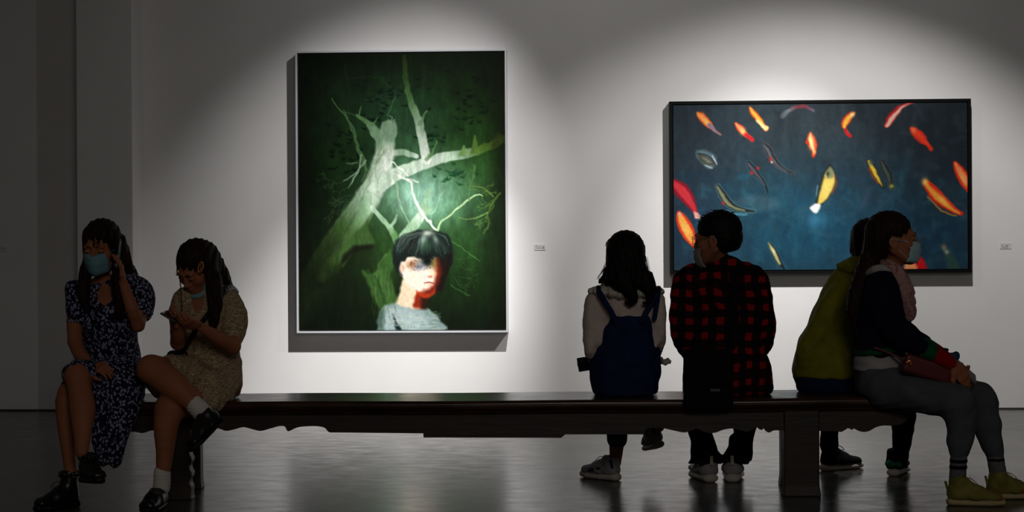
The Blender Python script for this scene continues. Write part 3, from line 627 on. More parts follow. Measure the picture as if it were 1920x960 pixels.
fish([(1262,342,7),(1276,356,14),(1290,375,12),(1300,392,6),(1306,404,4)], (138,26,44), (206,56,66)); b.poly([(1300,396),(1306,398),(1313,408),(1302,410)], (232,170,160), 1.5)
fish([(1272,400,5),(1278,416,12),(1288,434,13),(1295,450,9),(1302,462,5)], (216,58,30), (246,170,74)); b.glow(1273,402,3.5,4,(236,170,170),.9); b.glow(1284,430,6,16,(252,206,110),.8,-25)
dark([(1441,456,1.5),(1447,468,5),(1454,482,6),(1462,496,4),(1470,508,2)], (206,206,140), (60,110,130)); b.glow(1449,472,3,8,(226,226,170),.8,-30); b.stroke([(1372,460,1),(1384,467,1.5)], 1.5, .8, (150,90,90))
b.poly([(1694,508),(1700,496),(1712,486),(1726,486),(1734,500),(1733,508)], (196,24,30), 2.5); b.poly([(1692,508),(1696,498),(1708,490),(1714,496),(1716,508)], (240,170,110), 3, .9)
b.poly([(1764,462),(1776,470),(1790,490),(1796,508),(1778,508),(1770,488)], (50,78,70), 2.5, .9); b.glow(1768,468,4,5,(150,170,130),.8); b.glow(1773,476,4,4,(206,190,180),.7); b.glow(1768,465,2,4,(170,60,40),.8)
b.streak(.08, 3, 4, 55, 2); b.c = 255*(np.clip(b.c, 0, 255)/255)**1.06
M_BLACKF = new_mat('black_lacquer_frame', (7, 8, 8), 0.6, 0.1)
hang(b, ((1255.0, 190.5), (1820.5, 184.5), (1822.5, 512.5), (1257.0, 513.0)), 0, 0.087, M_BLACKF, 0.021,
     'wide dark blue pond painting with orange and yellow carp in a black frame', gain=0.9, canvas_in=0.004)

# ---- caption cards on the wall
M_CARD = new_mat('caption_card', (214, 214, 213), 0.8, 0.2); M_INK = new_mat('grey_ink', (160, 160, 160), 0.9, 0.1)
def caption(px, py, label, glyphs):
    c = W(px, py); root = empty('caption_card', c, label, 'label', 'small caption cards beside the paintings')
    m = MB(); m.obox(c - ny*0.002, nx, ny, UZ, 0.040, 0.002, 0.021); m.build('card', M_CARD, root, off=c)
    m = MB()
    for (x, z, w, hgt) in glyphs: m.obox(c - ny*0.0045 + nx*x + UZ*z, nx, ny, UZ, w, 0.0006, hgt)
    m.build('lettering', M_INK, root, off=c)
caption(1013, 463.5, 'small pale caption card between the green painting and the pond painting', ((-.028, .007, .004, .006), (-.012, -.006, .020, .0025), (-.005, .006, .012, .0015), (.022, 0, .007, .007), (.022, -.012, .008, .002)))
caption(1885, 461, 'small pale caption card to the right of the pond painting', ((-.022, .004, .0025, .010), (-.016, -.006, .007, .0022), (.008, 0, .009, .006), (.02, .009, .005, .0015), (0, -.013, .02, .0015)))
caption(4, 466, 'small caption card at the far left of the shadowed wall', ((-.01, .004, .01, .003), (.01, -.004, .012, .0025)))

# ------------------------------------------------------------------ bench
def wood(name, dark_, light_, rough, bmp=0.35):
    m = new_mat(name, dark_, rough, 0.5); g = N(m)
    n = g.noise(g.coord((1.2, 14, 14)), 3.2, 8, 0.62, 0.6); n2 = g.noise(g.coord((1, 1, 1)), 5.0, 4)
    mx = g.n('ShaderNodeMix', data_type='RGBA', blend_type='MULTIPLY'); mx.inputs[0].default_value = 0.7
    g.l(g.ramp(n.outputs[0], [(0.3, dark_), (0.65, light_)]), mx.inputs[6]); g.l(g.ramp(n2.outputs[0], [(0.35, (140, 120, 110)), (0.65, (255, 255, 255))]), mx.inputs[7])
    g.base(mx.outputs[2]); g.bump(n.outputs[0], bmp, 0.004)
    r = g.n('ShaderNodeMapRange'); g.l(n2.outputs[0], r.inputs[0]); r.inputs[3].default_value = rough-0.08; r.inputs[4].default_value = rough+0.12; g.l(r.outputs[0], g.b.inputs['Roughness'])
    return m
M_WOOD = wood('old_dark_wood', (46, 27, 18), (78, 50, 34), 0.22, 0.10); M_WOOD2 = wood('old_dark_wood_carved', (33, 21, 15), (56, 37, 26), 0.5)
BX0, BX1, BY0, BY1, BZ = -2.06, 1.835, 7.47, 7.95, 0.452
bench = empty('bench', ((BX0+BX1)/2, 7.71, 0), 'very long antique dark wooden bench with a scalloped apron and four slab legs', 'bench')
# top: rounded moulded plank with a slight sag, as one ring of sections
prof = [(BY0+.012, 0), (BY0+.001, -.012), (BY0, -.026), (BY0+.008, -.040), (BY0+.02, -.046), (BY0+.03, -.062), (BY1-.03, -.062), (BY1-.02, -.046), (BY1-.008, -.040), (BY1, -.026), (BY1-.001, -.012), (BY1-.012, 0)]
v = []; f = []; ns = 60
for i in range(ns+1):
    x = BX0+(BX1-BX0)*i/ns; t = (x-BX0)/(BX1-BX0)*2-1; sag = -0.006*(1-t*t) + 0.0012*math.sin(x*5.3)
    for (y, z) in prof: v.append((x, y, BZ+z+sag))
k = len(prof)
for i in range(ns):
    for j in range(k): f.append((i*k+j, i*k+(j+1) % k, (i+1)*k+(j+1) % k, (i+1)*k+j)[::-1])
f.append(tuple(range(k))); f.append(tuple(ns*k+j for j in range(k))[::-1])
mb = MB(); mb.add(v, f); mb.build('seat_plank', M_WOOD, bench, off=bench.location, bevel=0.003)
half = [(1034,821),(1042,821),(1044,820),(1047,815),(1049,814.5),(1060,814.5),(1195,814.5),(1205,814.5),(1211,807),(1215,802.5),(1240,802.5),(1262,807),(1283,811),(1296,807),(1308,804),(1316,808),(1330,812),(1342,811),(1356,806),(1372,803.5),(1386,806),(1400,809),(1410,806),(1420,801.5),(1424,805),(1429,806),(1433,803),(1437,809),(1443,811),(1452,807),(1471,807.5),(1537,808),(1570,809),(1577,810),(1585,806),(1590,803),(1598,806),(1601,803.5),(1610,808),(1620,810),(1630,808),(1643,801),(1656,798),(1672,798),(1690,795),(1704,785),(1715,769)]
lefth = [(806,820.5),(796,820.5),(794,820),(791,813),(789,812.5),(780,812.5),(632,811),(620,811),(615,809),(608,802),(590,799),(560,801),(543,808),(538,807),(534,800),(524,799),(505,804),(488,808),(470,804),(456,801),(440,805),(424,808),(412,804),(400,802),(380,806),(358,806),(293,806),(268,812),(255,810),(240,809),(225,806),(208,808),(192,803),(170,797),(150,796),(132,788),(118,768)]
for (yy, nm) in ((7.515, 'apron'), (7.875, 'apron')):
    tp = BZ-0.05
    o1 = [(P(x, y, 7.515).x, P(x, y, 7.515).z) for x, y in half]; o2 = [(P(x, y, 7.515).x, P(x, y, 7.515).z) for x, y in lefth]
    ol = o2[::-1] + o1
    ol = [(q.x, q.z) for q in spline([(x_, 0, z_) for x_, z_ in ol], 4)]; xm = -9; o3 = []
    for q in ol:
        if q[0] > xm + 1e-4: o3.append(q); xm = q[0]
    ol = o3
    vv = []; ff = []
    # strip of quads between the top edge and the carved lower edge, so the outline stays crisp
    n = len(ol); y0, y1 = yy, yy+0.034
    for (x, z) in ol: vv += [(x, y0, z), (x, y0, tp), (x, y1, tp), (x, y1, z)]
    for i in range(n-1):
        q, w = i*4, i*4+4
        ff += [(q, w, w+1, q+1), (q+1, w+1, w+2, q+2), (q+2, w+2, w+3, q+3), (q+3, w+3, w, q)]
    ff += [(0, 1, 2, 3), ((n-1)*4+3, (n-1)*4+2, (n-1)*4+1, (n-1)*4)]
    m = MB(); m.add(vv, ff)
    m.build(nm, M_WOOD2, bench, off=bench.location)
def leg(x0, x1, y0, y1, carve):
    m = MB(); zt = BZ-0.05; n = 26; v = []; f = []
    for i in range(n+1):
        z = zt*i/n; t = z/zt
        b = 0.007*math.sin(t*38)*(1 if t < .62 and t > .12 else .3) if carve else 0.0
        fl = 0.006*max(0, 1-t*8)
        w = (x0-fl+(b if carve < 0 else 0), x1+fl-(b if carve > 0 else 0))
        v += [(w[0], y0-fl, z), (w[1], y0-fl, z), (w[1], y1+fl, z), (w[0], y1+fl, z)]
    for i in range(n):
        for j in range(4): f.append((i*4+j, i*4+(j+1) % 4, (i+1)*4+(j+1) % 4, (i+1)*4+j))
    f.append((3, 2, 1, 0)); f.append((n*4, n*4+1, n*4+2, n*4+3)); m.add(v, f)
    return m.build('leg', M_WOOD2, bench, off=bench.location, bevel=0.006)
leg(P(1471, 870, 7.5).x, P(1537, 870, 7.5).x, 7.50, 7.585, 0)
leg(P(1471, 870, 7.5).x+.045, P(1537, 870, 7.5).x-.01, 7.86, 7.935, 0)
leg(P(292, 870, 7.5).x, P(357, 870, 7.5).x, 7.50, 7.585, 1)
leg(-1.62, P(381, 870, 7.93).x, 7.86, 7.935, 0)
for xx in (-1.54, 1.32):
    m = MB(); m.box((xx-.03, 7.585, .20), (xx+.03, 7.86, .25)); m.build('stretcher', M_WOOD2, bench, off=bench.location, bevel=.004)
# ------------------------------------------------------------------ materials of the visitors
def cloth(name, rgb, rough=0.9, wv=900, b=0.12, var=14):
    m = new_mat(name, rgb, rough, 0.15); g = N(m)
    n = g.noise(g.coord(), 18, 4); g.base(g.ramp(n.outputs[0], [(0.3, tuple(max(v-var, 0) for v in rgb)), (0.7, rgb)]))
    n2 = g.noise(g.coord(), wv*0.3, 2); g.bump(n2.outputs[0], b, 0.001); return m
def skin_mat(name, rgb):
    m = new_mat(name, rgb, 0.6, 0.2); g = N(m); n = g.noise(g.coord(), 9, 4)
    g.base(g.ramp(n.outputs[0], [(0.3, tuple(int(v*.93) for v in rgb)), (0.7, rgb)]))
    g.b.inputs['Subsurface Weight'].default_value = 0.05; g.b.inputs['Subsurface Radius'].default_value = (0.02, 0.008, 0.004); g.b.inputs['Subsurface Scale'].default_value = 0.3; return m
def hair_mat(name, rgb, rgb2):
    m = new_mat(name, rgb, 0.6, 0.12); g = N(m); n = g.noise(g.coord((30, 30, 2)), 12, 3)
    g.base(g.ramp(n.outputs[0], [(0.35, rgb), (0.7, rgb2)])); g.bump(n.outputs[0], 0.4, 0.002); return m
SKIN = skin_mat('skin', (166, 104, 74)); SKIN2 = skin_mat('skin_tan', (156, 98, 70))
HAIR = hair_mat('black_hair', (14, 11, 10), (26, 20, 17)); HAIRB = hair_mat('brown_black_hair', (26, 17, 13), (50, 32, 22))
def floral():
    m = new_mat('navy_floral_print', (20, 22, 40), 0.85, 0.2); g = N(m)
    w = g.noise(g.coord(), 45, 2); vm = g.n('ShaderNodeVectorMath', operation='SCALE'); g.l(w.outputs[1], vm.inputs[0]); vm.inputs[3].default_value = 0.018
    va = g.n('ShaderNodeVectorMath', operation='ADD'); g.l(g.coord((1, 1, 0.8)), va.inputs[0]); g.l(vm.outputs[0], va.inputs[1])
    vo = g.n('ShaderNodeTexVoronoi'); vo.inputs['Scale'].default_value = 80; g.l(va.outputs[0], vo.inputs['Vector'])
    f = g.ramp(vo.outputs['Distance'], [(0.0, (156, 156, 186)), (0.34, (140, 142, 176)), (0.48, (22, 24, 46)), (1, (16, 17, 32))])
    g.base(f); return m
def tweed():
    m = new_mat('beige_speckled_weave', (150, 130, 104), 0.9, 0.15); g = N(m)
    a = g.noise(g.coord((6, 6, 1)), 60, 3, 0.7); b2 = g.noise(g.coord((1, 1, 6)), 50, 3, 0.7); c = g.noise(g.coord(), 30, 3)
    x = g.n('ShaderNodeMix', data_type='RGBA', blend_type='MULTIPLY'); x.inputs[0].default_value = 1
    g.l(g.ramp(a.outputs[0], [(0.32, (96, 82, 62)), (0.62, (232, 214, 186))]), x.inputs[6]); g.l(g.ramp(b2.outputs[0], [(0.32, (130, 110, 90)), (0.6, (255, 246, 230))]), x.inputs[7])
    y = g.n('ShaderNodeMix', data_type='RGBA'); g.l(g.ramp(c.outputs[0], [(0.60, (0, 0, 0)), (0.70, (110, 110, 110))]), y.inputs[0]); g.l(x.outputs[2], y.inputs[6]); y.inputs[7].default_value = col(196, 104, 62)
    g.base(y.outputs[2]); return m
def plaid():
    m = new_mat('red_black_check', (120, 14, 14), 0.9, 0.15); g = N(m)
    t = g.n('ShaderNodeTexCoord'); w = g.noise(t.outputs['Object'], 5, 3); vm = g.n('ShaderNodeVectorMath', operation='SCALE'); g.l(w.outputs[1], vm.inputs[0]); vm.inputs[3].default_value = 0.085
    va = g.n('ShaderNodeVectorMath', operation='ADD'); g.l(t.outputs['Object'], va.inputs[0]); g.l(vm.outputs[0], va.inputs[1])
    s = g.n('ShaderNodeSeparateXYZ'); g.l(va.outputs[0], s.inputs[0])
    xs = g.math('GREATER_THAN', g.math('SINE', g.math('MULTIPLY', s.outputs[0], 2*math.pi/0.068)), 0.18)
    zs = g.math('GREATER_THAN', g.math('SINE', g.math('MULTIPLY', s.outputs[2], 2*math.pi/0.068)), 0.18)
    sm = g.math('MULTIPLY', g.math('ADD', xs, zs), 0.5)
    g.base(g.ramp(sm, [(0.0, (12, 8, 9)), (0.49, (12, 8, 9)), (0.5, (40, 8, 11)), (0.51, (42, 8, 11)), (1.0, (150, 12, 20))]))
    n = g.noise(t.outputs['Object'], 200, 2); g.bump(n.outputs[0], 0.2, 0.001); return m
def sock_mat():
    m = new_mat('grey_marl_sock', (96, 96, 98), 0.95, 0.1); g = N(m); n = g.noise(g.coord((3, 3, 1)), 220, 2); g.base(g.ramp(n.outputs[0], [(0.35, (58, 58, 62)), (0.65, (120, 120, 122))])); return m
M_FLORAL, M_TWEED, M_PLAID, M_SOCK = floral(), tweed(), plaid(), sock_mat()
M_DENIM = cloth('dark_denim', (26, 40, 78), 0.9); M_BLOUSE = cloth('cream_blouse', (206, 190, 182)); M_COLLAR = cloth('cream_collar', (206, 200, 184)); M_BLACK = cloth('black_cloth', (15, 15, 17), var=5)
M_LIME = cloth('olive_lime_nylon', (126, 124, 20), 0.7, var=18); M_NAVY = cloth('navy_knit', (14, 17, 40), var=5); M_NAVYH = cloth('navy_hem', (16, 30, 58), var=6); M_GREEN = cloth('green_rib', (10, 84, 52)); M_RED = cloth('red_rib', (152, 14, 26))
M_TEE = cloth('white_tee', (170, 166, 166)); M_SWEAT = cloth('grey_sweat_cloth', (82, 86, 90), var=10); M_WSOCK = cloth('white_sock', (216, 212, 206)); M_MASKM = cloth('blue_mask_cloth', (122, 164, 176), 0.8, var=8); M_MASKW = cloth('pale_mask_cloth', (150, 146, 140), 0.8, var=8)
M_SOLE = new_mat('pale_rubber', (176, 168, 160), 0.6, 0.3); M_SOLEB = new_mat('black_rubber', (16, 16, 17), 0.5, 0.3); M_LEATHER = new_mat('black_leather', (13, 12, 13), 0.35, 0.5); M_SNEAK = cloth('white_sneaker', (150, 146, 148), 0.6); M_OLIVE = cloth('olive_mesh', (128, 122, 62), 0.7, var=26); M_OSOLE = new_mat('sand_rubber', (172, 156, 112), 0.6, 0.3)
M_TEAL = cloth('teal_patch', (8, 110, 80), 0.6); M_BLUEP = cloth('blue_patch', (44, 66, 96), 0.6); M_PINK = cloth('coral_patch', (170, 70, 60), 0.6); M_MAROON = new_mat('maroon_leather', (92, 26, 24), 0.4, 0.4); M_GLASS = new_mat('dark_glass', (10, 12, 14), 0.08, 0.6); M_CASE = new_mat('phone_case', (60, 66, 72), 0.4, 0.5); M_METAL = new_mat('warm_metal', (196, 130, 74), 0.3, 0.5, 0.8); M_STEEL = new_mat('bright_wire', (200, 200, 205), 0.2, 0.5, 0.9)
M_EYE = new_mat('eye_white', (190, 180, 172), 0.2, 0.5); M_IRIS = new_mat('dark_iris', (16, 10, 8), 0.1, 0.6); M_LIP = new_mat('lip', (150, 78, 72), 0.45, 0.35)
def scarf_mat():
    m = new_mat('pink_print_scarf', (170, 130, 128), 0.85, 0.2); g = N(m); n = g.noise(g.coord(), 26, 4, 0.6, 1.0)
    g.base(g.ramp(n.outputs[0], [(0.3, (100, 74, 76)), (0.42, (164, 128, 120)), (0.55, (176, 138, 138)), (0.62, (136, 58, 62)), (0.72, (184, 164, 140))])); return m
M_SCARF = scarf_mat()

# ------------------------------------------------------------------ anatomy
def head(sdf, c, fwd, up=(0, 0, 1), s=1.0, ears=True):
    """skull, jaw, brow, nose, lips, ears; returns a mapper from head space (right, forward, up) to the room"""
    r, f, u = frame(fwd, up); R = [[r[i], f[i], u[i]] for i in range(3)]; c = Vector(c)
    L = lambda x, y, z: c + r*(x*s) + f*(y*s) + u*(z*s)
    E = lambda p, rad, k=0.02, op='u', RR=None: sdf.ell(L(*p), tuple(q*s for q in rad), RR or R, k, op)
    E((0, -.012, .036), (.073, .092, .080)); E((0, .028, -.020), (.060, .066, .082), .03); E((0, .050, -.070), (.040, .042, .040), .03)
    E((0, .078, -.092), (.017, .017, .016), .02)                                     # chin
    for q in (-1, 1):
        sdf.cone(L(q*.058, .0, -.05), L(q*.020, .075, -.094), .017*s, .014*s, .03)   # jaw line
        E((q*.041, .062, -.026), (.024, .022, .024), .02)                            # cheek
        E((q*.026, .086, .022), (.024, .011, .009), .014)                            # brow ridge
        E((q*.031, .102, .002), (.018, .014, .011), .010, 's')                       # socket
        E((q*.031, .083, .001), (.0165, .0135, .0105), .004)                         # lids
        if ears:
            E((q*.074, -.004, -.012), (.010, .020, .031), .008); E((q*.082, .002, -.008), (.006, .010, .018), .004, 's'); E((q*.073, .006, -.036), (.007, .009, .010), .006)
    sdf.cone(L(0, .093, .012), L(0, .108, -.026), .007*s, .010*s, .010); E((0, .108, -.030), (.011, .011, .009), .006)
    for q in (-1, 1): E((q*.012, .100, -.033), (.008, .010, .007), .006); E((q*.006, .106, -.040), (.003, .005, .004), .003, 's')
    E((0, .095, -.054), (.021, .010, .006), .006); E((0, .094, -.065), (.018, .010, .007), .005); E((0, .105, -.0595), (.020, .006, .0016), .002, 's')
    return L, R
def hand(sdf, wrist, d, n, thumb=1, curl=(.35, .5, .35), s=1.0, spread=0.02, tcurl=.5, curls=None):
    """palm, four separate fingers of unequal length in three bent segments, thumb from the side; n = palm side"""
    d = Vector(d).normalized(); n = Vector(n); n = (n-d*n.dot(d)).normalized(); t = d.cross(n)*thumb; w = Vector(wrist)
    sdf.tcone(w - d*.02, w + d*.03*s, .024*s, .019*s, .032*s, .015*s, .012, tuple(t))
    sdf.tcone(w + d*.03*s, w + d*.078*s, .036*s, .014*s, .037*s, .011*s, .012, tuple(t))
    for i, (off, ln, rr) in enumerate(((.027, .070, .0085), (.009, .078, .0088), (-.009, .073, .0083), (-.026, .057, .0073))):
        p = w + d*(.080 - .004*abs(i-1.2))*s + t*off*s; a = 0.0; cc = curls[i] if curls else curl
        dd = (d + t*(off*spread*60*.02)).normalized()
        for j, fr in enumerate((.45, .31, .24)):
            a += cc[j]; v = dd*math.cos(a) + n*math.sin(a); q = p + v*ln*fr*s
            sdf.cone(p, q, rr*s*(1-.1*j), rr*s*(.92-.1*j), .004 if j else .006); p = q
    p = w + d*.022*s + t*.026*s; a = .75
    for j, ln in enumerate((.040, .032, .025)):
        v = d*math.cos(a) + t*math.sin(a) + n*(.25+.25*j*tcurl); v.normalize(); q = p + v*ln*s; sdf.cone(p, q, (.0125-.0015*j)*s, (.011-.0015*j)*s, .008); p = q; a -= .3+.35*tcurl
def shoe(root, heel, fwd, up, L=.25, w=.040, h=.062, mat=None, sole=None, sh=.026, toe=1.0, collar=.0, name='shoe', patches=(), laces=None, ruffle=0.0):
    """heel = point under the heel; upper + sole (+ laces, patches) as sub-parts"""
    r, f, u = frame(fwd, up); o = Vector(heel); Q = lambda x, y, z: o + r*x + f*y + u*z; R = [[r[i], f[i], u[i]] for i in range(3)]
    up_ = SDF()
    up_.tcone(Q(0, .040, sh+.018), Q(0, L*.45, sh+.014), w*.86, .034, w, .030, .02, tuple(r)); up_.tcone(Q(0, L*.45, sh+.014), Q(0, L-w*toe, sh+.004), w, .030, w*.92*toe, .024, .02, tuple(r))
    up_.cone(Q(0, .042, sh+.02), Q(0, .050, h+sh+collar), w*.86, .036, .02); up_.cone(Q(0, .060, h+sh-.01), Q(0, L*.55, sh+.028), .030, .022, .03)
    up_.ell(Q(0, .046, h+sh+collar+.030), (.031, .033, .022), R, .006, 's')
    up_.cut(Q(0, 0, sh-.004), -u, .003)
    dsp = (lambda x, y, z: .0016*np.sin(x*95+z*60)*np.sin(y*88-z*70))
    us = sobj(name, up_, mat, root, .0045, dsp)
    so = SDF(); so.tcone(Q(0, .016, sh*.5), Q(0, L*.4, sh*.42), w*.80, sh*.60, w*.90, sh*.55, .004, tuple(r)); so.tcone(Q(0, L*.4, sh*.42), Q(0, L*.72, sh*.44), w*.90, sh*.55, w*1.08*toe, sh*.55, .004, tuple(r)); so.tcone(Q(0, L*.72, sh*.44), Q(0, L-.020, sh*.52), w*1.08*toe, sh*.55, w*.66, sh*.50, .004, tuple(r)); so.cut(Q(0, 0, 0), -u, .002)
    sobj('sole', so, sole, root, .0045, parent=us)
    rl = root.location
    if laces is not None:
        m = MB()
        for i in range(5):
            t = i/4; y = .075+.075*t*L/.25; z = h+sh-.004-.034*t
            m.tube(spline([Q(-.022, y, z-.012), Q(-.008, y+.004, z+.006), Q(.008, y-.004, z+.006), Q(.022, y, z-.012)], 3), .0024, 5)
        m.tube(spline([Q(0, .085, h+sh+.004), Q(.02, .10, h+sh+.016), Q(.022, .13, h+sh-.008), Q(.006, .105, h+sh-.004)], 5), .002, 5)
        m.tube(spline([Q(0, .085, h+sh+.004), Q(-.02, .10, h+sh+.016), Q(-.024, .13, h+sh-.010), Q(-.006, .105, h+sh-.004)], 5), .002, 5)
        m.build('laces', laces, us, True, off=rl)
    for (nm, mt, pts, rr) in patches:
        q = SDF(); pp = [Q(*p) for p in pts]
        for a_, b_ in zip(pp[:-1], pp[1:]): q.cone(a_, b_, rr, rr, .004)
        sobj(nm, q, mt, root, .003, parent=us)
    if ruffle:
        q = SDF(); ps = [Q(.036*math.cos(a_*math.pi/5), .05+.038*math.sin(a_*math.pi/5), h+sh+collar-.004+.008*(a_ % 2)) for a_ in range(11)]
        for a_, b_ in zip(ps[:-1], ps[1:]): q.cone(a_, b_, ruffle, ruffle, .006)
        sobj('ankle_cuff', q, mat, root, .004, parent=us)
    return us
def eyes(root, body, L, s=1.0, shut=False):
    for q in (-1, 1):
        e = SDF(); e.ell(L(q*.031, .0895, .000), (.0115*s, .0100*s, .0044*s) if not shut else (.0105*s, .009*s, .0022*s), None, .002)
        eo = sobj('eye', e, M_EYE, root, .0016, parent=body)
        i = SDF(); i.ell(L(q*.031, .0970, -.0005), (.0050*s, .0040*s, .0042*s if not shut else .0022*s)); sobj('iris', i, M_IRIS, root, .0012, parent=body)
def brows(root, body, L, mat):
    for q in (-1, 1):
        m = MB(); m.tube([L(q*.012, .0985, .021), L(q*.028, .0975, .027), L(q*.046, .086, .022)], [.0022, .003, .0014], 6)
        m.build('eyebrow', mat, body, True, off=root.location)
def mask(root, L, mat, s=1.0, drop=0.0, ear=True):
    """pleated surgical mask over nose and chin, with ear loops"""
    m = MB(); nu, nv = 14, 9; v = []; f = []
    for j in range(nv+1):
        for i in range(nu+1):
            a = (i/nu-.5)*2; t = j/nv
            z = -.012 - .102*t*(1-.10*abs(a)) + .010*abs(a)*(1-t) + drop; wd = .058 - .010*t*t
            y = .121 - .052*abs(a)**1.9 - (.012 if j == 0 else 0) - .011*(t-.35)**2*4 + (.003 if j % 3 == 1 else 0) - .012*max(0, .25-t)*abs(a)*4
            v.append(L(a*(wd+.006), y, z))
    for j in range(nv):
        for i in range(nu): f.append((j*(nu+1)+i, j*(nu+1)+i+1, (j+1)*(nu+1)+i+1, (j+1)*(nu+1)+i))
    m.add(v, f); o = m.build('face_mask', mat, root, True, off=root.location)
    so = o.modifiers.new('thick', 'SOLIDIFY'); so.thickness = .0016
    if ear:
        for q in (-1, 1):
            e = MB(); e.tube(spline([L(q*.060, .068, -.014+drop), L(q*.076, .020, -.004), L(q*.082, -.014, .002), L(q*.080, -.020, -.020), L(q*.074, .010, -.040), L(q*.052, .058, -.088+drop)], 5), .0012, 5)
            e.build('ear_loop', mat, o, True, off=root.location)
    return o
def wisps(m, paths, n, jit, r, rnd):
    for pts in paths:
        pts = [P(*p[:3]) for p in pts]
        for _ in range(n):
            o = Vector((rnd.gauss(0, jit), rnd.gauss(0, jit), rnd.gauss(0, jit*.5))); o2 = Vector((rnd.gauss(0, jit), rnd.gauss(0, jit), 0))
            q = [p + o*(1-i/len(pts)) + o2*(i/len(pts))*1.6 for i, p in enumerate(pts)]
            sp = spline(q, 4); m.tube(sp, [r*(1-.7*i/len(sp)) for i in range(len(sp))], 4)
def strand_disp(a=.0022, fx=230, fy=60, fz=12, ph=0):
    return lambda x, y, z: a*np.sin(x*fx + y*fy + 3.5*np.sin(z*fz+ph) + 2*np.sin(y*41+ph)) + a*.6*np.sin(x*fx*2.1 - y*fy*1.7 + 4*np.sin(z*fz*1.6+1+ph))
def slab(root, name, c, ax, ay, az, h, mat, bev=.003):
    m = MB(); ax = Vector(ax).normalized(); ay = Vector(ay); ay = (ay-ax*ay.dot(ax)).normalized(); az = ax.cross(ay)
    m.obox(c, ax, ay, az, *h); return m.build(name, mat, root, off=root.location, bevel=bev)
# ================================================================== visitor 1: floral dress, on the phone, left end of the bench
rn = random.Random(21)
root = empty('person', P(205, 940, 7.7)*1, 'seated woman in navy floral dress and blue mask with hand raised to her ear', 'person'); root.location.z = 0; root.location.x = P(205, 700, 7.7).x; root.location.y = 7.7
bd = SDF(); bd.trunk([(196,530,7.68,20,.045),(198,552,7.68,44,.07),(204,585,7.67,47,.095),(210,640,7.69,42,.08),(213,700,7.71,50,.10),(214,718,7.72,52,.10)], .04)
bd.limb([(194,508,7.64,13),(196,535,7.67,14)], .02); bd.limb([(196,536,7.67,14),(158,546,7.67,14)], .03); bd.limb([(196,536,7.67,14),(248,538,7.67,14)], .03)
bd.limb([(152,550,7.66,15),(140,600,7.63,14.5),(141,640,7.58,13)], .015); bd.limb([(141,640,7.58,13),(150,664,7.50,12.5),(172,686,7.40,9)], .015)
bd.limb([(252,545,7.66,14),(265,582,7.60,13),(259,610,7.54,11.5)], .015); bd.limb([(259,610,7.54,11.5),(247,578,7.50,12),(231,530,7.52,8.5)], .015)
bd.limb([(240,712,7.66,30),(190,708,7.48,28),(145,705,7.32,23)], .03); bd.limb([(145,705,7.32,22),(150,735,7.27,22),(155,768,7.23,24),(154,810,7.18,17),(153,848,7.15,12)], .02)
bd.limb([(190,716,7.66,30),(128,738,7.38,20),(124,790,7.34,17),(128,848,7.30,12),(133,890,7.29,11)], .02)
hd = SDF(); hL, hR = head(hd, P(190,464,7.62), (-.14,-.96,-.22)); hd.limb([(194,500,7.64,12.5),(196,520,7.66,13)], .02)
h1 = SDF(); hand(h1, P(231,528,7.52), P(226,490,7.52)-P(231,528,7.52), (-1,-.1,0), -1, (.25,.35,.3), .88, tcurl=.3)
h2 = SDF(); hand(h2, P(174,687,7.395), P(204,692,7.32)-P(174,687,7.395), (.1,.55,-.8), -1, (.35,.6,.5), .88)
bd.seat(); body = sobj('body', [(bd, .006), (hd, .003), (h1, .0026), (h2, .0026)], SKIN, root)
eyes(root, root, hL, 1.0, True); brows(root, root, hL, HAIR)
mask(root, hL, M_MASKM)
dr = SDF(); dr.trunk([(202,560,7.68,50,.098),(206,600,7.675,53,.112),(209,640,7.69,50,.10),(212,690,7.71,57,.118),(214,722,7.72,60,.118)], .03)
dr.ell(P(192,545,7.54), (.060,.090,.075), None, .012, 's')
dr.limb([(138,543,7.66,17),(143,560,7.65,20),(143,585,7.64,18),(143,602,7.63,16)], .02); dr.limb([(250,530,7.66,18),(262,548,7.65,25),(268,568,7.63,23),(268,588,7.60,16)], .02)
dr.limb([(180,548,7.67,18),(150,545,7.66,18)], .02); dr.limb([(226,548,7.67,18),(252,540,7.66,18)], .02)
dr.limb([(243,712,7.66,33),(200,706,7.50,33),(152,700,7.35,26),(137,703,7.335,21)], .03)
dr.limb([(195,716,7.66,30),(134,728,7.42,22),(120,756,7.42,9)], .02)
dr.trunk([(232,705,7.50,40,.10),(228,735,7.42,42,.085),(224,775,7.38,37,.055),(212,812,7.36,31,.045),(207,860,7.35,26,.035)], .03)
dr.limb([(250,700,7.66,22),(252,740,7.5,20)], .03)
dr.limb([(175,740,7.36,12),(182,800,7.34,8),(190,855,7.34,10)], .03)
dr.seat(); fd = folds(.004, 70, 18, 9, 1.3)
dr2 = lambda x, y, z: fd(x, y, z) + np.where(z < .42, .006*np.sin(x*95+3*np.sin(z*11)), 0)
dress = sobj('dress', dr, M_FLORAL, root, .0055, dr2)
for (q, w) in ((P(143,603,7.63), 16), (P(268,589,7.60), 17)):
    cf_ = SDF()
    for i in range(14):
        a0, a1 = i*math.pi/7, (i+1)*math.pi/7; rr = S(w, 7.6)
        cf_.cone(q+Vector((rr*math.cos(a0), rr*math.sin(a0), .004*(i % 2))), q+Vector((rr*math.cos(a1), rr*math.sin(a1), .004*((i+1) % 2))), .0055, .0055, .003)
    sobj('sleeve_frill', cf_, M_FLORAL, root, .003, parent=dress)
hr = SDF(); E = lambda p, r_, k=.015, op='u': hr.ell(hL(*p), r_, hR, k, op)
E((0, -.018, .040), (.086, .100, .092)); E((0, -.02, -.03), (.086, .082, .09), .03); E((0, .125, -.045), (.058, .085, .105), .012, 's')
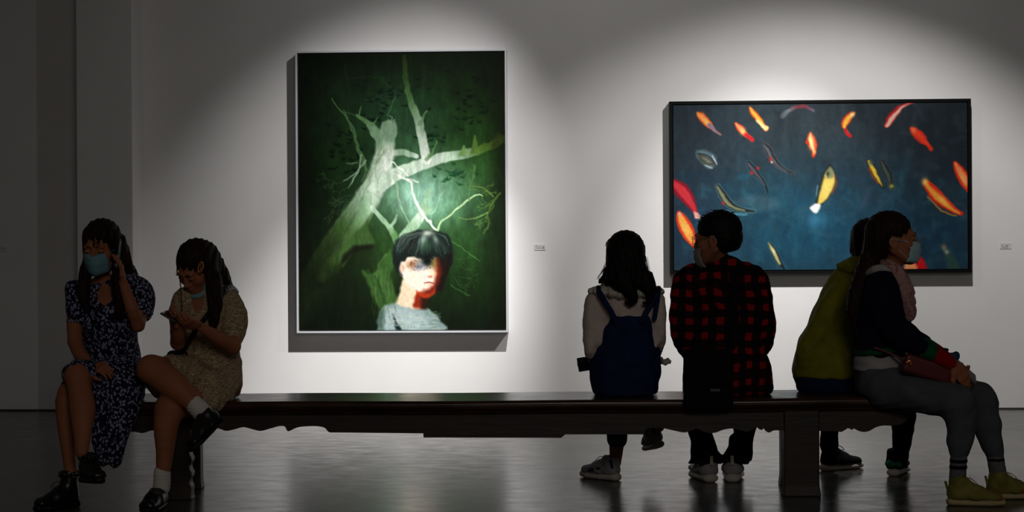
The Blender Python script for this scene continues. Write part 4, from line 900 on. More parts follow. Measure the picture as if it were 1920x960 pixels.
hr.limb([(168,450,7.63,10),(164,485,7.62,9),(160,515,7.60,12),(157,550,7.58,12),(163,580,7.57,5)], .015)
hr.limb([(222,455,7.64,16),(232,490,7.66,15),(243,512,7.68,13),(256,530,7.70,8)], .02); hr.limb([(220,488,7.62,10),(222,520,7.575,13),(226,560,7.56,14),(224,592,7.56,7)], .02)
hx = MB(); wisps(hx, [[(172,432,7.56),(176,448,7.52),(175,462,7.51)], [(185,426,7.55),(186,446,7.51),(184,458,7.505)], [(200,426,7.55),(205,444,7.51),(208,464,7.515)], [(213,432,7.56),(219,452,7.54),(220,478,7.54)]], 10, .0035, .0016, rn)
wisps(hx, [[(232,470,7.66),(244,496,7.68),(256,516,7.69),(262,534,7.69)], [(164,480,7.62),(158,520,7.6),(150,548,7.58)], [(226,540,7.56),(228,575,7.55),(222,604,7.55)]], 12, .007, .0014, rn)
sobj('hair', hr, HAIRB, root, .0045, strand_disp(), extra=hx)
shoe(root, P(156,905,7.20), P(184,900,7.05)-P(156,898,7.20), (.25,-.25,.9), .225, .036, .062, M_LEATHER, M_SOLEB, .030, laces=M_LEATHER, ruffle=.009, collar=.02)
k_ = P(147,950,7.335); k_.z = 0
shoe(root, k_, (-.62,-.78,0), (0,0,1), .235, .037, .070, M_LEATHER, M_SOLEB, .034, laces=M_LEATHER, ruffle=.008, collar=.045)
ph = empty('phone', P(222,474,7.575), 'dark phone held against the ear of the woman in floral dress', 'phone')
pa = (P(218,498,7.55)-P(225,462,7.59)).normalized(); slab(ph, 'case', P(222,478,7.575), pa, (0,1,.1), (1,0,0), (.070,.034,.004), M_CASE); slab(ph, 'screen', P(222,478,7.575)+Vector((-.0045,0,0)), pa, (0,1,.1), (1,0,0), (.066,.031,.0012), M_GLASS, 0)

# ================================================================== visitor 2: speckled beige dress, ankle on knee, looking down
root = empty('person', (P(392,740,7.7).x, 7.7, 0), 'woman in beige speckled dress with legs crossed looking down at her phone', 'person')
bd = SDF(); bd.trunk([(385,545,7.62,22,.05),(382,565,7.61,42,.07),(384,605,7.63,40,.085),(392,650,7.68,42,.085),(396,700,7.71,48,.10),(396,720,7.72,50,.10)], .04)
bd.limb([(378,528,7.58,13),(385,552,7.62,15)], .02); bd.limb([(385,553,7.62,14),(345,560,7.58,13)], .02); bd.limb([(385,553,7.63,14),(428,556,7.65,14)], .02)
bd.limb([(430,560,7.65,16),(440,610,7.60,15),(437,650,7.53,13.5)], .015); bd.limb([(437,650,7.53,13.5),(410,634,7.45,13),(376,613,7.37,9)], .015)
bd.limb([(340,566,7.57,14),(332,610,7.54,13),(333,643,7.49,12.5)], .015); bd.limb([(333,643,7.49,12.5),(334,628,7.42,12),(331,612,7.37,9)], .015)
bd.limb([(368,715,7.66,30),(330,702,7.48,29),(284,692,7.33,26)], .03); bd.limb([(283,692,7.33,25),(305,707,7.31,27),(330,727,7.29,26),(352,747,7.27,19),(372,766,7.25,14)], .02)
bd.limb([(425,718,7.66,30),(370,748,7.46,28),(318,765,7.32,26)], .03); bd.limb([(318,766,7.31,27),(311,800,7.30,23),(309,850,7.29,16),(304,905,7.29,12)], .02)
hd = SDF(); hL, hR = head(hd, P(368,500,7.56), (-.40,-.66,-.62), (-.12,-.35,.9), .97); hd.limb([(374,522,7.58,12.5),(380,540,7.60,13)], .02)
h1 = SDF(); hand(h1, P(374,612,7.365), P(346,602,7.30)-P(374,612,7.365), (-.3,.3,.9), 1, (.3,.45,.4), .86)
h2 = SDF(); hand(h2, P(331,612,7.37), P(320,594,7.31)-P(331,612,7.37), (.5,-.4,.7), 1, (.3,.5,.5), .84)
bd.seat(); body = sobj('body', [(bd, .006), (hd, .003), (h1, .0026), (h2, .0026)], SKIN, root)
eyes(root, root, hL, .97, True); brows(root, root, hL, HAIR)
lp = SDF(); lp.ell(hL(0, .101, -.055), (.018,.006,.004), hR, .002); lp.ell(hL(0, .100, -.064), (.015,.006,.005), hR, .002); sobj('lips', lp, M_LIP, root, .0018)
mk = SDF(); mk.ell(hL(-.005, .066, -.100), (.050,.046,.018), hR, .01); mk.cone(hL(-.02,.074,-.100), hL(-.060,.040,-.062), .012, .013, .012); mk.cone(hL(.05,.045,-.09), hL(.066,.01,-.05), .010, .006, .015); mk.cone(hL(-.05,.045,-.09), hL(-.066,.01,-.05), .010, .006, .015)
sobj('face_mask', mk, M_MASKM, root, .0035)
dr = SDF(); dr.trunk([(384,562,7.62,40,.088),(384,600,7.63,46,.105),(390,640,7.67,52,.108),(396,685,7.70,57,.122),(398,720,7.71,54,.122)], .03)
dr.ell(P(366,562,7.50), (.032,.075,.070), None, .010, 's')
dr.limb([(418,556,7.65,20),(434,580,7.63,27),(438,610,7.60,27),(438,632,7.57,19)], .02); dr.limb([(366,557,7.60,14),(346,556,7.585,17),(338,566,7.57,16)], .02); dr.limb([(346,560,7.58,15),(334,580,7.56,17),(333,606,7.54,15)], .02); dr.limb([(400,556,7.64,22),(424,560,7.64,20)], .02)
dr.limb([(372,713,7.66,33),(345,697,7.52,31),(322,692,7.43,27)], .03); dr.limb([(420,712,7.66,34),(398,735,7.52,34),(392,748,7.46,27)], .03); dr.limb([(420,728,7.58,24),(415,752,7.50,17),(414,764,7.48,11)], .02); dr.limb([(360,700,7.56,28),(388,722,7.48,30)], .03)
dr.limb([(290,715,7.50,20),(300,725,7.50,22)], .03)
dr.seat(); sobj('dress', dr, M_TWEED, root, .0055, folds(.004, 60, 30, 14, 2.1))
hr = SDF(); E = lambda p, r_, k=.015, op='u': hr.ell(hL(*p), r_, hR, k, op)
E((0, -.018, .036), (.083, .098, .090)); E((0, -.03, -.03), (.082, .078, .08), .03); E((0, .130, -.078), (.060, .085, .098), .012, 's')
hr.limb([(384,478,7.60,26),(405,508,7.66,21),(425,535,7.71,12),(436,550,7.73,5)], .02); hr.limb([(392,505,7.57,14),(401,530,7.54,16),(403,570,7.52,14),(400,606,7.50,9),(396,628,7.49,3)], .02)
hx = MB(); wisps(hx, [[(337,500,7.52),(338,530,7.48),(340,560,7.47),(341,588,7.46)], [(334,488,7.52),(333,505,7.5),(331,517,7.49)]], 7, .003, .0015, rn)
wisps(hx, [[(398,520,7.54),(405,570,7.51),(402,612,7.49),(396,640,7.48)], [(390,470,7.62),(414,510,7.69),(438,545,7.73)]], 12, .007, .0014, rn)
sobj('hair', hr, HAIRB, root, .0045, strand_disp(ph=2), extra=hx)
cl = SDF(); c0 = hL(-.072, .045, .044); n_ = (c0-hL(0, 0, .03)).normalized()
ringp = [c0 + hR_ for hR_ in [Vector((math.cos(t)*.010+math.sin(t)*.004, -.004, math.sin(t)*.024)) for t in [i*math.pi/8 for i in range(17)]]]
for p0, p1 in zip(ringp[:-1], ringp[1:]): cl.cone(p0 + n_*.012, p1 + n_*.012, .0032, .0032, .002)
cl.cone(c0+n_*.013+Vector((0,-.004,-.02)), c0+n_*.013+Vector((0,-.004,.02)), .002, .002, .002)
sobj('hair_clip', cl, M_METAL, root, .002)
for st in ([(304,886,7.29,15.5),(304,900,7.29,15.5),(303,914,7.29,16)], [(363,757,7.26,17),(376,770,7.25,18),(388,783,7.24,18)]):
    sk = SDF(); sk.limb(st, .01); sobj('sock', sk, M_WSOCK, root, .004, lambda x, y, z: .0008*np.sin(z*420))
k_ = P(303,948,7.33); k_.z = 0
shoe(root, k_, (-.10,-1,0), (0,0,1), .24, .041, .040, M_LEATHER, M_SOLEB, .026, patches=(('strap', M_LEATHER, [(-.034,.10,.05),(-.012,.11,.078),(.012,.11,.078),(.034,.10,.05)], .006), ('buckle', M_STEEL, [(.034,.10,.052),(.036,.10,.060)], .005)))
shoe(root, P(418,790,7.26), P(366,832,7.13)-P(412,785,7.26), (-.62,-.35,.55), .235, .042, .050, M_LEATHER, M_SOLEB, .026, patches=(('strap', M_LEATHER, [(-.034,.10,.05),(-.012,.11,.078),(.012,.11,.078),(.034,.10,.05)], .006),))
ph = empty('phone', P(318,591,7.30), 'grey phone held in both hands of the woman in beige dress', 'phone')
pa = P(334,601,7.31)-P(305,584,7.31); slab(ph, 'case', P(321,593,7.31), pa, (0,1,.06), (0,0,1), (.037,.070,.0045), M_CASE); slab(ph, 'screen', P(321,593,7.31)+Vector((.002,0,.0045)), pa, (0,1,.06), (0,0,1), (.034,.066,.0016), M_GLASS, 0)
bg = empty('shoulder_bag', P(325,665,7.50), 'small black shoulder bag on the far side of the woman in beige dress', 'bag')
q = SDF(); q.rbox(P(336,672,7.62), (.050,.05,.038), .02); sobj('pouch', q, M_LEATHER, bg, .005, folds(.002, 60, 60, 60))
q = SDF(); q.limb([(345,655,7.55,5),(370,615,7.53,5),(390,590,7.53,5),(405,565,7.54,6),(418,546,7.58,7),(432,540,7.66,7),(442,548,7.72,6)], .004); sobj('strap', q, M_LEATHER, bg, .004)
# ================================================================== visitor 3: denim pinafore, seen from behind
root = empty('person', (P(1172,740,7.7).x, 7.7, 0), 'long-haired woman in cream blouse and denim overalls seen from behind', 'person')
bd = SDF(); bd.trunk([(1172,530,7.68,20,.05),(1172,562,7.69,42,.06),(1172,620,7.69,42,.08),(1172,690,7.71,52,.095),(1172,718,7.72,52,.095)], .04)
bd.limb([(1173,505,7.66,13),(1172,535,7.68,14)], .02)
bd.limb([(1122,562,7.69,12),(1111,600,7.665,10),(1108,636,7.66,9),(1111,660,7.68,8.5),(1116,672,7.80,8.5),(1114,673,7.83,9)], .015); bd.limb([(1224,564,7.69,12),(1234,600,7.67,9),(1235,632,7.67,8),(1229,655,7.74,8),(1223,667,7.84,8),(1222,669,7.87,9)], .015)
bd.limb([(1150,718,7.78,20),(1150,728,8.11,19),(1157,800,8.12,17),(1154,868,8.12,10.5)], .03); bd.limb([(1196,718,7.78,20),(1190,712,8.10,19),(1226,780,8.08,15),(1236,800,8.07,10)], .03)
hd = SDF(); hL, hR = head(hd, P(1173,480,7.66), (-.1,.98,-.14)); hd.limb([(1173,505,7.66,13),(1172,525,7.67,13)], .02)
h1 = SDF(); hand(h1, P(1114,674,7.84), (-.25,.9,-.1), (-.1,.1,-1), 1, s=.86); h2 = SDF(); hand(h2, P(1222,670,7.88), (.05,.9,-.05), (0,.1,-1), -1, s=.86)
bd.seat(); sobj('body', [(bd, .006), (hd, .004), (h1, .003), (h2, .003)], SKIN2, root)
bl = SDF(); bl.trunk([(1172,548,7.685,40,.075),(1172,566,7.69,52,.096),(1172,610,7.69,54,.100),(1172,660,7.70,56,.106),(1172,700,7.71,58,.106)], .03)
bl.limb([(1133,556,7.69,18),(1116,566,7.68,20),(1110,600,7.66,17.5),(1108,636,7.66,16),(1111,660,7.68,15),(1116,672,7.80,13)], .02); bl.limb([(1214,556,7.69,18),(1228,566,7.68,20),(1234,600,7.66,16),(1235,632,7.67,14),(1229,655,7.74,13),(1223,667,7.84,12)], .02)
bl.limb([(1126,590,7.66,12),(1124,640,7.64,11)], .02); bl.limb([(1224,600,7.66,10),(1228,646,7.65,8)], .02)
blo = sobj('blouse', bl, M_BLOUSE, root, .0055, folds(.0045, 55, 20, 22, .4))
co = SDF(); co.trunk([(1110,546,7.69,7,.055),(1125,546,7.685,9,.085),(1148,549,7.675,12,.105),(1172,553,7.67,13,.112),(1198,549,7.675,12,.105),(1222,546,7.685,9,.085),(1237,547,7.69,7,.055)], .02, side=(0, 0, 1))
co.limb([(1135,535,7.66,9),(1155,539,7.61,11),(1172,541,7.60,11),(1192,539,7.61,11),(1212,535,7.66,9)], .02)
sobj('ruffled_collar', co, M_COLLAR, root, .004, lambda x, y, z: .0025*np.sin(x*160+2*np.sin(y*40)), parent=blo)
ov = SDF(); ov.trunk([(1178,570,7.69,34,.122),(1179,592,7.69,36,.122),(1178,610,7.69,47,.126),(1175,628,7.695,57,.128),(1173,648,7.70,63,.130),(1171,690,7.71,68,.130),(1172,722,7.72,63,.125)], .03)
ov.limb([(1142,700,7.78,30),(1146,722,7.95,32),(1150,728,8.12,28),(1157,770,8.13,22),(1157,812,8.12,19)], .03); ov.limb([(1202,700,7.78,30),(1200,712,7.95,32),(1190,706,8.12,28),(1222,780,8.10,18)], .03)
ov.cut(P(1178,591,7.7), (0, 0, 1))
ov.seat(); ovo = sobj('overalls', ov, M_DENIM, root, .0055, folds(.003, 45, 20, 30, 2.2))
q = SDF(); q.limb([(1157,816,8.12,19.5),(1157,823,8.12,19)], .004); sobj('turned_cuff', q, M_DENIM, root, .004, parent=ovo)
for st in ([(1155,604,7.568,5.2),(1146,585,7.571,5.2),(1134,566,7.580,5.2),(1125,550,7.582,5.2),(1122,541,7.64,5.2),(1122,540,7.72,5.2)], [(1204,604,7.568,5.2),(1212,585,7.571,5.2),(1224,566,7.580,5.2),(1232,551,7.590,5.2),(1235,542,7.65,5.2),(1234,541,7.73,5.2)], [(1235,549,7.60,4),(1231,575,7.592,4.4),(1227,598,7.590,4.4)]):
    q = SDF(); q.limb(st, .003); sobj('shoulder_strap', q, M_DENIM, root, .0026, parent=ovo)
q = SDF(); q.ell(P(1172,631,7.575), (.004,.004,.012)); sobj('centre_tab', q, M_BLACK, root, .002, parent=ovo)
hr = SDF(); hr.ell(hL(0,-.004,.030), (.084,.102,.082), hR); hr.ell(hL(0,.125,-.055), (.06,.085,.10), hR, .012, 's'); hr.ell(P(1173,481,7.635), (.086,.090,.096)); hr.trunk([(1173,466,7.64,33,.085),(1174,490,7.62,36,.085),(1174,510,7.605,41,.07),(1174,522,7.60,45,.055)], .02)
for st in ([(1162,515,7.57,16),(1170,535,7.56,14),(1183,552,7.555,11),(1188,563,7.55,7),(1181,570,7.55,4.5),(1174,566,7.555,3)], [(1176,520,7.57,14),(1182,545,7.56,11),(1186,560,7.555,8)], [(1205,515,7.58,14),(1213,540,7.57,11),(1219,556,7.56,7),(1216,566,7.56,4.5),(1208,568,7.56,3)], [(1216,518,7.6,9),(1226,538,7.59,6),(1234,548,7.58,3)], [(1140,515,7.6,9),(1132,524,7.6,6),(1124,529,7.6,2.5)], [(1155,520,7.57,5),(1151,533,7.565,2.6),(1156,542,7.56,2.6),(1163,545,7.56,2)], [(1196,518,7.57,8),(1198,532,7.56,6),(1200,540,7.56,3)]):
    hr.limb(st, .012)
hx = MB(); wisps(hx, [[(1150,446,7.6),(1141,452,7.6),(1138,462,7.6)], [(1141,492,7.6),(1131,508,7.6),(1122,524,7.6)], [(1208,480,7.62),(1216,510,7.6),(1226,530,7.59)], [(1158,440,7.62),(1166,434,7.62),(1180,436,7.62)], [(1180,550,7.555),(1190,563,7.55),(1180,573,7.55)], [(1212,545,7.565),(1220,560,7.56),(1208,572,7.56)], [(1150,520,7.57),(1150,536,7.565),(1158,545,7.56)]], 10, .006, .0013, rn)
sobj('hair', hr, HAIR, root, .0045, strand_disp(), extra=hx)
k_ = P(1160,900,8.06); k_.z = 0
shoe(root, k_, (-.72,.69,0), (0,0,1), .245, .042, .062, M_SNEAK, M_SOLE, .036, laces=M_WSOCK, patches=(('blue_patch', M_BLUEP, [(-.036,.09,.058),(-.040,.15,.046)], .010), ('blue_patch', M_BLUEP, [(-.028,.018,.066),(-.028,.026,.10)], .008)))
shoe(root, P(1237,840,8.03), (-.15,.95,-.14), (-.30,.10,.95), .235, .042, .062, M_SNEAK, M_SOLE, .034, laces=M_WSOCK, patches=(('heel_tab', M_BLACK, [(.0,.005,.075),(.0,.012,.10)], .006),))
ph = empty('phone', P(1093,683,7.82), 'black phone resting at the left hip of the woman in overalls', 'phone')
slab(ph, 'case', P(1099,682,7.80), (.97,0,.16), (0,.12,1), (0,1,0), (.040,.033,.005), M_BLACK); slab(ph, 'lens_plate', P(1092,676,7.793), (.97,0,.16), (0,.12,1), (0,1,0), (.010,.010,.001), M_GLASS, 0)
bt = empty('charm', P(1248,679,7.8), 'small pale knobbly charm at the right hip of the woman in overalls', 'charm')
q = SDF()
for i in range(11): q.ell(P(1249,679,7.80)+Vector((rn.uniform(-.017,.017), rn.uniform(-.01,.01), rn.uniform(-.013,.013))), (.0095,.0095,.0095), None, .004)
sobj('bead_cluster', q, M_SOLE, bt, .0028)
m = MB(); m.tube(spline([P(1230,663,7.80), P(1236,666,7.80), P(1241,674,7.80), P(1244,678,7.80)], 5), .0022, 6); m.build('cord', M_SOLE, bt, True, off=bt.location)

# ================================================================== visitor 4: checked shirt, seen from behind, head turned left
root = empty('person', (P(1355,740,7.7).x, 7.7, 0), 'man in red and black checked shirt seen from behind, head turned left', 'person')
bd = SDF(); bd.trunk([(1348,495,7.68,24,.06),(1354,528,7.68,54,.07),(1356,590,7.69,60,.09),(1358,690,7.71,60,.11),(1358,716,7.72,60,.10)], .04)
bd.limb([(1345,465,7.65,17),(1347,500,7.68,19)], .02)
bd.limb([(1296,533,7.68,16),(1280,590,7.67,15),(1288,645,7.72,13),(1310,668,7.95,11)], .015); bd.limb([(1408,534,7.68,16),(1432,590,7.68,15),(1430,645,7.76,13),(1405,668,7.95,11)], .015)
bd.limb([(1320,720,7.78,22),(1313,738,8.09,20),(1316,820,8.07,15),(1330,880,8.05,11)], .03); bd.limb([(1396,720,7.78,22),(1396,738,8.09,20),(1393,820,8.07,15),(1376,880,8.05,11)], .03)
hd = SDF(); hL, hR = head(hd, P(1345,447,7.63), (-.90,.43,-.10), (0,0,1), 1.0); hd.limb([(1344,466,7.65,17),(1347,488,7.67,18)], .02)
h1 = SDF(); hand(h1, P(1312,669,7.97), (.6,.6,-.1), (0,.1,-1), 1); h2 = SDF(); hand(h2, P(1403,669,7.97), (-.6,.6,-.1), (0,.1,-1), -1)
bd.seat(); sobj('body', [(bd, .006), (hd, .003), (h1, .003), (h2, .003)], SKIN2, root)
mask(root, hL, M_MASKW, drop=-.024)
g_ = MB()
for q in (-1, 1):
    cc_ = hL(q*.033, .112, .002); rr_ = [hL(q*.033+.024*math.cos(t), .112-abs(.012*math.cos(t)), .002+.018*math.sin(t)) for t in [i*math.pi/8 for i in range(17)]]
    g_.tube(rr_, .0016, 6); g_.tube([hL(q*.057, .104, .008), hL(q*.076, .06, .008), hL(q*.080, -.01, .004), hL(q*.078, -.02, -.012)], .0016, 6)
g_.tube([hL(-.01, .114, .006), hL(.01, .114, .006)], .0014, 6)
go = g_.build('glasses', M_STEEL, root, True, off=root.location)
hr = SDF(); E = lambda p, r_, k=.012, op='u': hr.ell(hL(*p), r_, hR, k, op)
E((0, -.016, .046), (.088, .104, .082)); E((0, -.045, -.005), (.082, .072, .072), .02); E((0, .125, -.03), (.075, .085, .10), .010, 's'); E((-.085, .035, -.045), (.03, .055, .055), .01, 's'); E((.085, .035, -.045), (.03, .055, .055), .01, 's'); hr.cut(hL(0, -.05, -.072), (0, .2, -1), .02)
hx = MB()
for _ in range(120):
    a0 = rn.uniform(0, 2*math.pi); t0 = rn.uniform(0, 1.2); p = hL(.08*math.cos(a0)*math.sin(t0), -.016+.098*math.sin(a0)*math.sin(t0), .046+.078*math.cos(t0)); d_ = (p-hL(0,-.016,.03)).normalized(); e_ = p + d_*.012 + Vector((rn.gauss(0,.012), rn.gauss(0,.012), -.004)); hx.tube([p, (p+e_)/2+d_*.002, e_], [.002, .0015, .0006], 4)
sobj('hair', hr, HAIR, root, .004, strand_disp(.0012, 90, 140, 60), extra=hx)
sh = SDF(); sh.trunk([(1350,508,7.68,36,.075),(1352,518,7.68,58,.095),(1355,545,7.68,72,.118),(1357,600,7.69,76,.128),(1360,660,7.70,76,.130),(1368,700,7.71,78,.132),(1372,728,7.72,76,.125)], .03)
sh.limb([(1308,516,7.68,22),(1286,530,7.68,26),(1280,570,7.67,23),(1280,612,7.67,23),(1285,642,7.70,20),(1298,662,7.80,18),(1310,668,7.92,15)], .02)
sh.limb([(1396,514,7.68,22),(1414,530,7.68,27),(1428,575,7.68,23),(1434,620,7.70,22),(1430,644,7.76,19),(1412,664,7.92,15)], .02)
sh.seat(); sho = sobj('shirt', sh, M_PLAID, root, .006, folds(.005, 40, 18, 26, .9))
q = SDF(); q.tcone(P(1346,490,7.67), P(1349,506,7.68), .060, .058, .075, .070, .01); q.cut(P(1346,484,7.67), (-.15, .35, .9)); q.ell(P(1346,478,7.68), (.042,.045,.035), None, .01, 's'); sobj('collar', q, M_PLAID, root, .004, parent=sho)
tr = SDF(); tr.trunk([(1360,710,7.75,76,.11),(1358,724,7.76,74,.10)], .02)
tr.limb([(1315,714,7.76,34),(1312,730,8.0,33),(1313,738,8.10,29),(1314,780,8.09,23),(1313,812,8.08,21),(1318,836,8.06,22),(1321,854,8.05,27),(1321,866,8.05,29)], .03); tr.limb([(1398,714,7.76,34),(1397,730,8.0,33),(1396,738,8.10,29),(1396,780,8.09,23),(1395,812,8.08,21),(1388,836,8.06,22),(1384,854,8.05,25),(1384,866,8.05,27)], .03)
tr.cut(P(1352,867,8.05), (0, 0, -1), .003)
tr.seat(); sobj('trousers', tr, M_BLACK, root, .006, lambda x, y, z: .004*np.sin(z*60+3*np.sin(x*25+y*20))*(z < .34)+.003*np.sin(x*70+z*30))
for (hx_, fx) in ((1334, -.20), (1373, .16)):
    k_ = P(hx_, 903, 7.985); k_.z = 0
    shoe(root, k_, (fx,1,0), (0,0,1), .275, .049, .072, M_SNEAK, M_SOLE, .040, laces=M_WSOCK, patches=(('black_band', M_BLACK, [(-.044,.055,.072),(-.036,.014,.098),(0,.000,.108),(.036,.014,.098),(.044,.055,.072)], .0055), ('pull_tab', M_SOLE, [(-.003,-.004,.088),(-.003,0,.124),(.003,0,.124),(.003,-.004,.088)], .0055)))
bg = empty('crossbody_bag', P(1328,712,7.43), 'flat black crossbody bag hanging over bench edge from shoulder of the man in checked shirt', 'bag')
q = SDF(); q.rbox(P(1328,711,7.432), (.111,.030,.136), .022); bo = sobj('pouch', q, M_BLACK, bg, .005, folds(.002, 40, 40, 30))
q = SDF(); q.rbox(P(1328,690,7.402), (.104,.008,.080), .008); sobj('flap', q, M_BLACK, bg, .0045)
slab(bg, 'emblem', P(1341,731.5,7.3975), (1,0,-.02), (0,1,0), (0,0,1), (.021,.002,.006), M_CASE, 0)
q = SDF()
pts = [(1370,655,7.455,7.5),(1375,640,7.51,7.5),(1378,600,7.545,7.5),(1377,560,7.55,7.5),(1376,532,7.552,7.5),(1375,514,7.572,7.5),(1372,503,7.63,7.5),(1364,500,7.70,7),(1352,520,7.80,7)]
for a_, b_ in zip(pts[:-1], pts[1:]): q.tcone(P(*a_[:3]), P(*b_[:3]), S(a_[3], 7.6), .006, S(b_[3], 7.6), .006, .004)
sobj('strap', q, M_BLACK, bg, .004)

# ================================================================== visitor 5: lime hooded jacket, mostly behind visitor 6
P_true = P
P = lambda px, py, Y: P_true(px, py, Y + .055)      # this visitor sits on the rear half of the bench
root = empty('person', (P(1562,740,7.8).x, 7.78, 0), 'person in yellow-green hooded jacket leaning forward behind woman in navy cardigan', 'person')
bd = SDF(); bd.trunk([(1618,510,7.86,22,.05),(1604,540,7.85,42,.08),(1590,600,7.83,50,.09),(1570,690,7.80,54,.10),(1565,718,7.79,54,.09)], .04)
bd.limb([(1627,475,7.87,15),(1618,515,7.86,16)], .02)
bd.limb([(1572,560,7.76,16),(1516,660,7.75,13),(1590,690,7.95,11)], .015); bd.limb([(1642,556,7.95,12),(1667,618,8.00,10),(1667,648,8.02,9),(1640,690,8.08,9)], .015)
bd.limb([(1555,718,7.86,22),(1562,732,8.10,22),(1566,743,8.27,19),(1557,790,8.33,12),(1556,834,8.35,9),(1557,866,8.355,8)], .03); bd.limb([(1600,718,7.86,22),(1650,737,8.00,22),(1690,753,8.12,19),(1693,790,8.14,15),(1690,830,8.15,10),(1686,872,8.155,8.5)], .03)
hd = SDF(); hL, hR = head(hd, P(1634,458,7.88), (.80,.55,-.20), (0,0,1), .95); hd.limb([(1628,480,7.87,14),(1622,500,7.86,15)], .02)
h1 = SDF(); hand(h1, P(1592,690,7.96), (.8,.5,0), (0,.1,-1), 1); h2 = SDF(); hand(h2, P(1638,691,8.08), (-.5,.6,0), (0,.1,-1), -1)
bd.seat(); sobj('body', [(bd, .006), (hd, .004), (h1, .003), (h2, .003)], SKIN2, root)
hr = SDF(); hr.ell(hL(0, -.018, .036), (.084, .098, .090), hR); hr.ell(hL(0, -.04, -.03), (.080, .068, .075), hR, .03); hr.ell(hL(0, .13, -.05), (.06, .09, .10), hR, .012, 's')
sobj('hair', hr, HAIR, root, .0045, strand_disp())
jk = SDF(); jk.trunk([(1612,520,7.85,26,.07),(1603,538,7.845,50,.11),(1592,570,7.84,57,.13),(1584,610,7.83,65,.135),(1576,640,7.82,70,.135),(1566,672,7.81,78,.135),(1561,697,7.80,78,.130)], .03)
jk.limb([(1588,540,7.77,24),(1560,575,7.75,24),(1532,630,7.74,23),(1514,664,7.74,23),(1530,684,7.78,20),(1590,692,7.94,16)], .025); jk.limb([(1640,550,7.95,24),(1668,620,8.00,20),(1668,650,8.02,18),(1645,686,8.06,15)], .02)
jk.cut(P(1560,707,7.8), (0, 0, -1))
jk.seat(); jo = sobj('jacket', jk, M_LIME, root, .006, lambda x, y, z: folds(.004, 30, 16, 18, 1.1)(x, y, z) + .003*np.sin(x*95+2*np.sin(z*9))*np.clip((.75-z)*6, 0, 1)*np.clip((z-.56)*12, .25, 1))
q = SDF(); q.ell(P(1598,497,7.83), (.062,.085,.030)); q.ell(P(1612,489,7.85), (.045,.080,.030), None, .02); q.limb([(1578,500,7.80,9),(1600,506,7.76,9)], .015); q.ell(P(1632,468,7.88), (.05,.08,.05), None, .01, 's'); sobj('hood', q, M_LIME, root, .005, folds(.004, 60, 40, 60), parent=jo)
q = SDF(); q.trunk([(1560,708,7.80,74,.122),(1560,722,7.79,68,.118)], .02); q.cut(P(1560,741,7.8), (0, 0, -1)); q.seat(); sobj('long_top', q, M_NAVYH, root, .006)
tr = SDF(); tr.limb([(1550,716,7.85,28),(1562,730,8.10,29),(1566,742,8.26,25),(1557,790,8.32,18),(1555,834,8.34,17),(1556,846,8.35,14)], .03); tr.limb([(1590,716,7.85,28),(1650,735,8.00,29),(1690,752,8.11,26),(1693,790,8.13,22),(1691,830,8.14,17),(1688,860,8.15,14)], .03); tr.seat(); sobj('trousers', tr, M_BLACK, root, .0055, folds(.003, 50, 20, 40))
k_ = P(1541,888,8.33); k_.z = 0
shoe(root, k_, (.86,.50,0), (0,0,1), .27, .043, .075, M_BLACK, M_SOLE, .034, laces=M_BLACK)
k_ = P(1674,896,8.115); k_.z = 0
shoe(root, k_, (.42,.90,0), (0,0,1), .265, .043, .075, M_BLACK, M_SOLE, .036, laces=M_BLACK, patches=(('teal_patch', M_TEAL, [(.022,.022,.058),(-.012,.014,.062),(-.028,.04,.058),(-.030,.08,.046)], .018),))

P = P_true

# ================================================================== visitor 6: navy cardigan, grey sweatpants, in profile
root = empty('person', (P(1650,740,7.55).x, 7.55, 0), 'woman in navy cardigan and blue mask sitting sideways at right end of bench', 'person')
bd = SDF(); bd.trunk([(1662,508,7.545,20,.06),(1655,540,7.55,32,.10),(1652,590,7.55,36,.11),(1648,660,7.555,38,.12),(1648,712,7.56,42,.14)], .04)
bd.limb([(1682,480,7.53,15),(1668,515,7.545,16)], .02)
bd.limb([(1650,545,7.41,14),(1672,615,7.36,14),(1692,634,7.345,13),(1742,660,7.33,11),(1787,683,7.32,9)], .015); bd.limb([(1660,535,7.70,17),(1690,610,7.74,14),(1740,650,7.66,11),(1785,678,7.54,9)], .015)
bd.limb([(1662,722,7.47,34),(1740,738,7.38,29),(1798,750,7.32,24),(1803,800,7.30,19),(1797,850,7.285,12),(1795,912,7.285,11)], .03); bd.limb([(1665,722,7.63,30),(1760,735,7.58,26),(1836,750,7.51,21),(1851,795,7.485,17),(1866,850,7.455,12),(1873,900,7.44,11)], .03)
hd = SDF(); hL, hR = head(hd, P(1675,449,7.53), (.975,-.16,.02), (-.04,0,1)); hd.limb([(1680,482,7.53,14),(1674,500,7.54,15)], .02)
h1 = SDF(); hand(h1, P(1788,684,7.32), P(1811,712,7.325)-P(1788,684,7.32), (-.3,.9,-.3), -1, (.2,.3,.3), .95); h2 = SDF(); hand(h2, P(1786,679,7.53), P(1806,700,7.44)-P(1786,679,7.53), (.2,-.8,-.3), 1, (.4,.5,.4), .95)
bd.seat(); sobj('body', [(bd, .006), (hd, .003), (h1, .0026), (h2, .003)], SKIN, root)
eyes(root, root, hL); brows(root, root, hL, HAIR); mask(root, hL, cloth('backlit_mask_cloth', (176, 208, 216), 0.8, var=8))  # paler blue puts the wall light shining through the mask into its colour
hr = SDF(); E = lambda p, r_, k=.012, op='u': hr.ell(hL(*p), r_, hR, k, op)
E((0, -.022, .042), (.086, .104, .090)); E((0, -.062, -.01), (.070, .055, .075), .03); E((0, .130, -.02), (.075, .085, .105), .010, 's')
for q_ in (-1, 1): E((q_*.085, .038, -.04), (.035, .05, .055), .01, 's'); E((q_*.09, -.002, -.018), (.030, .026, .030), .008, 's')
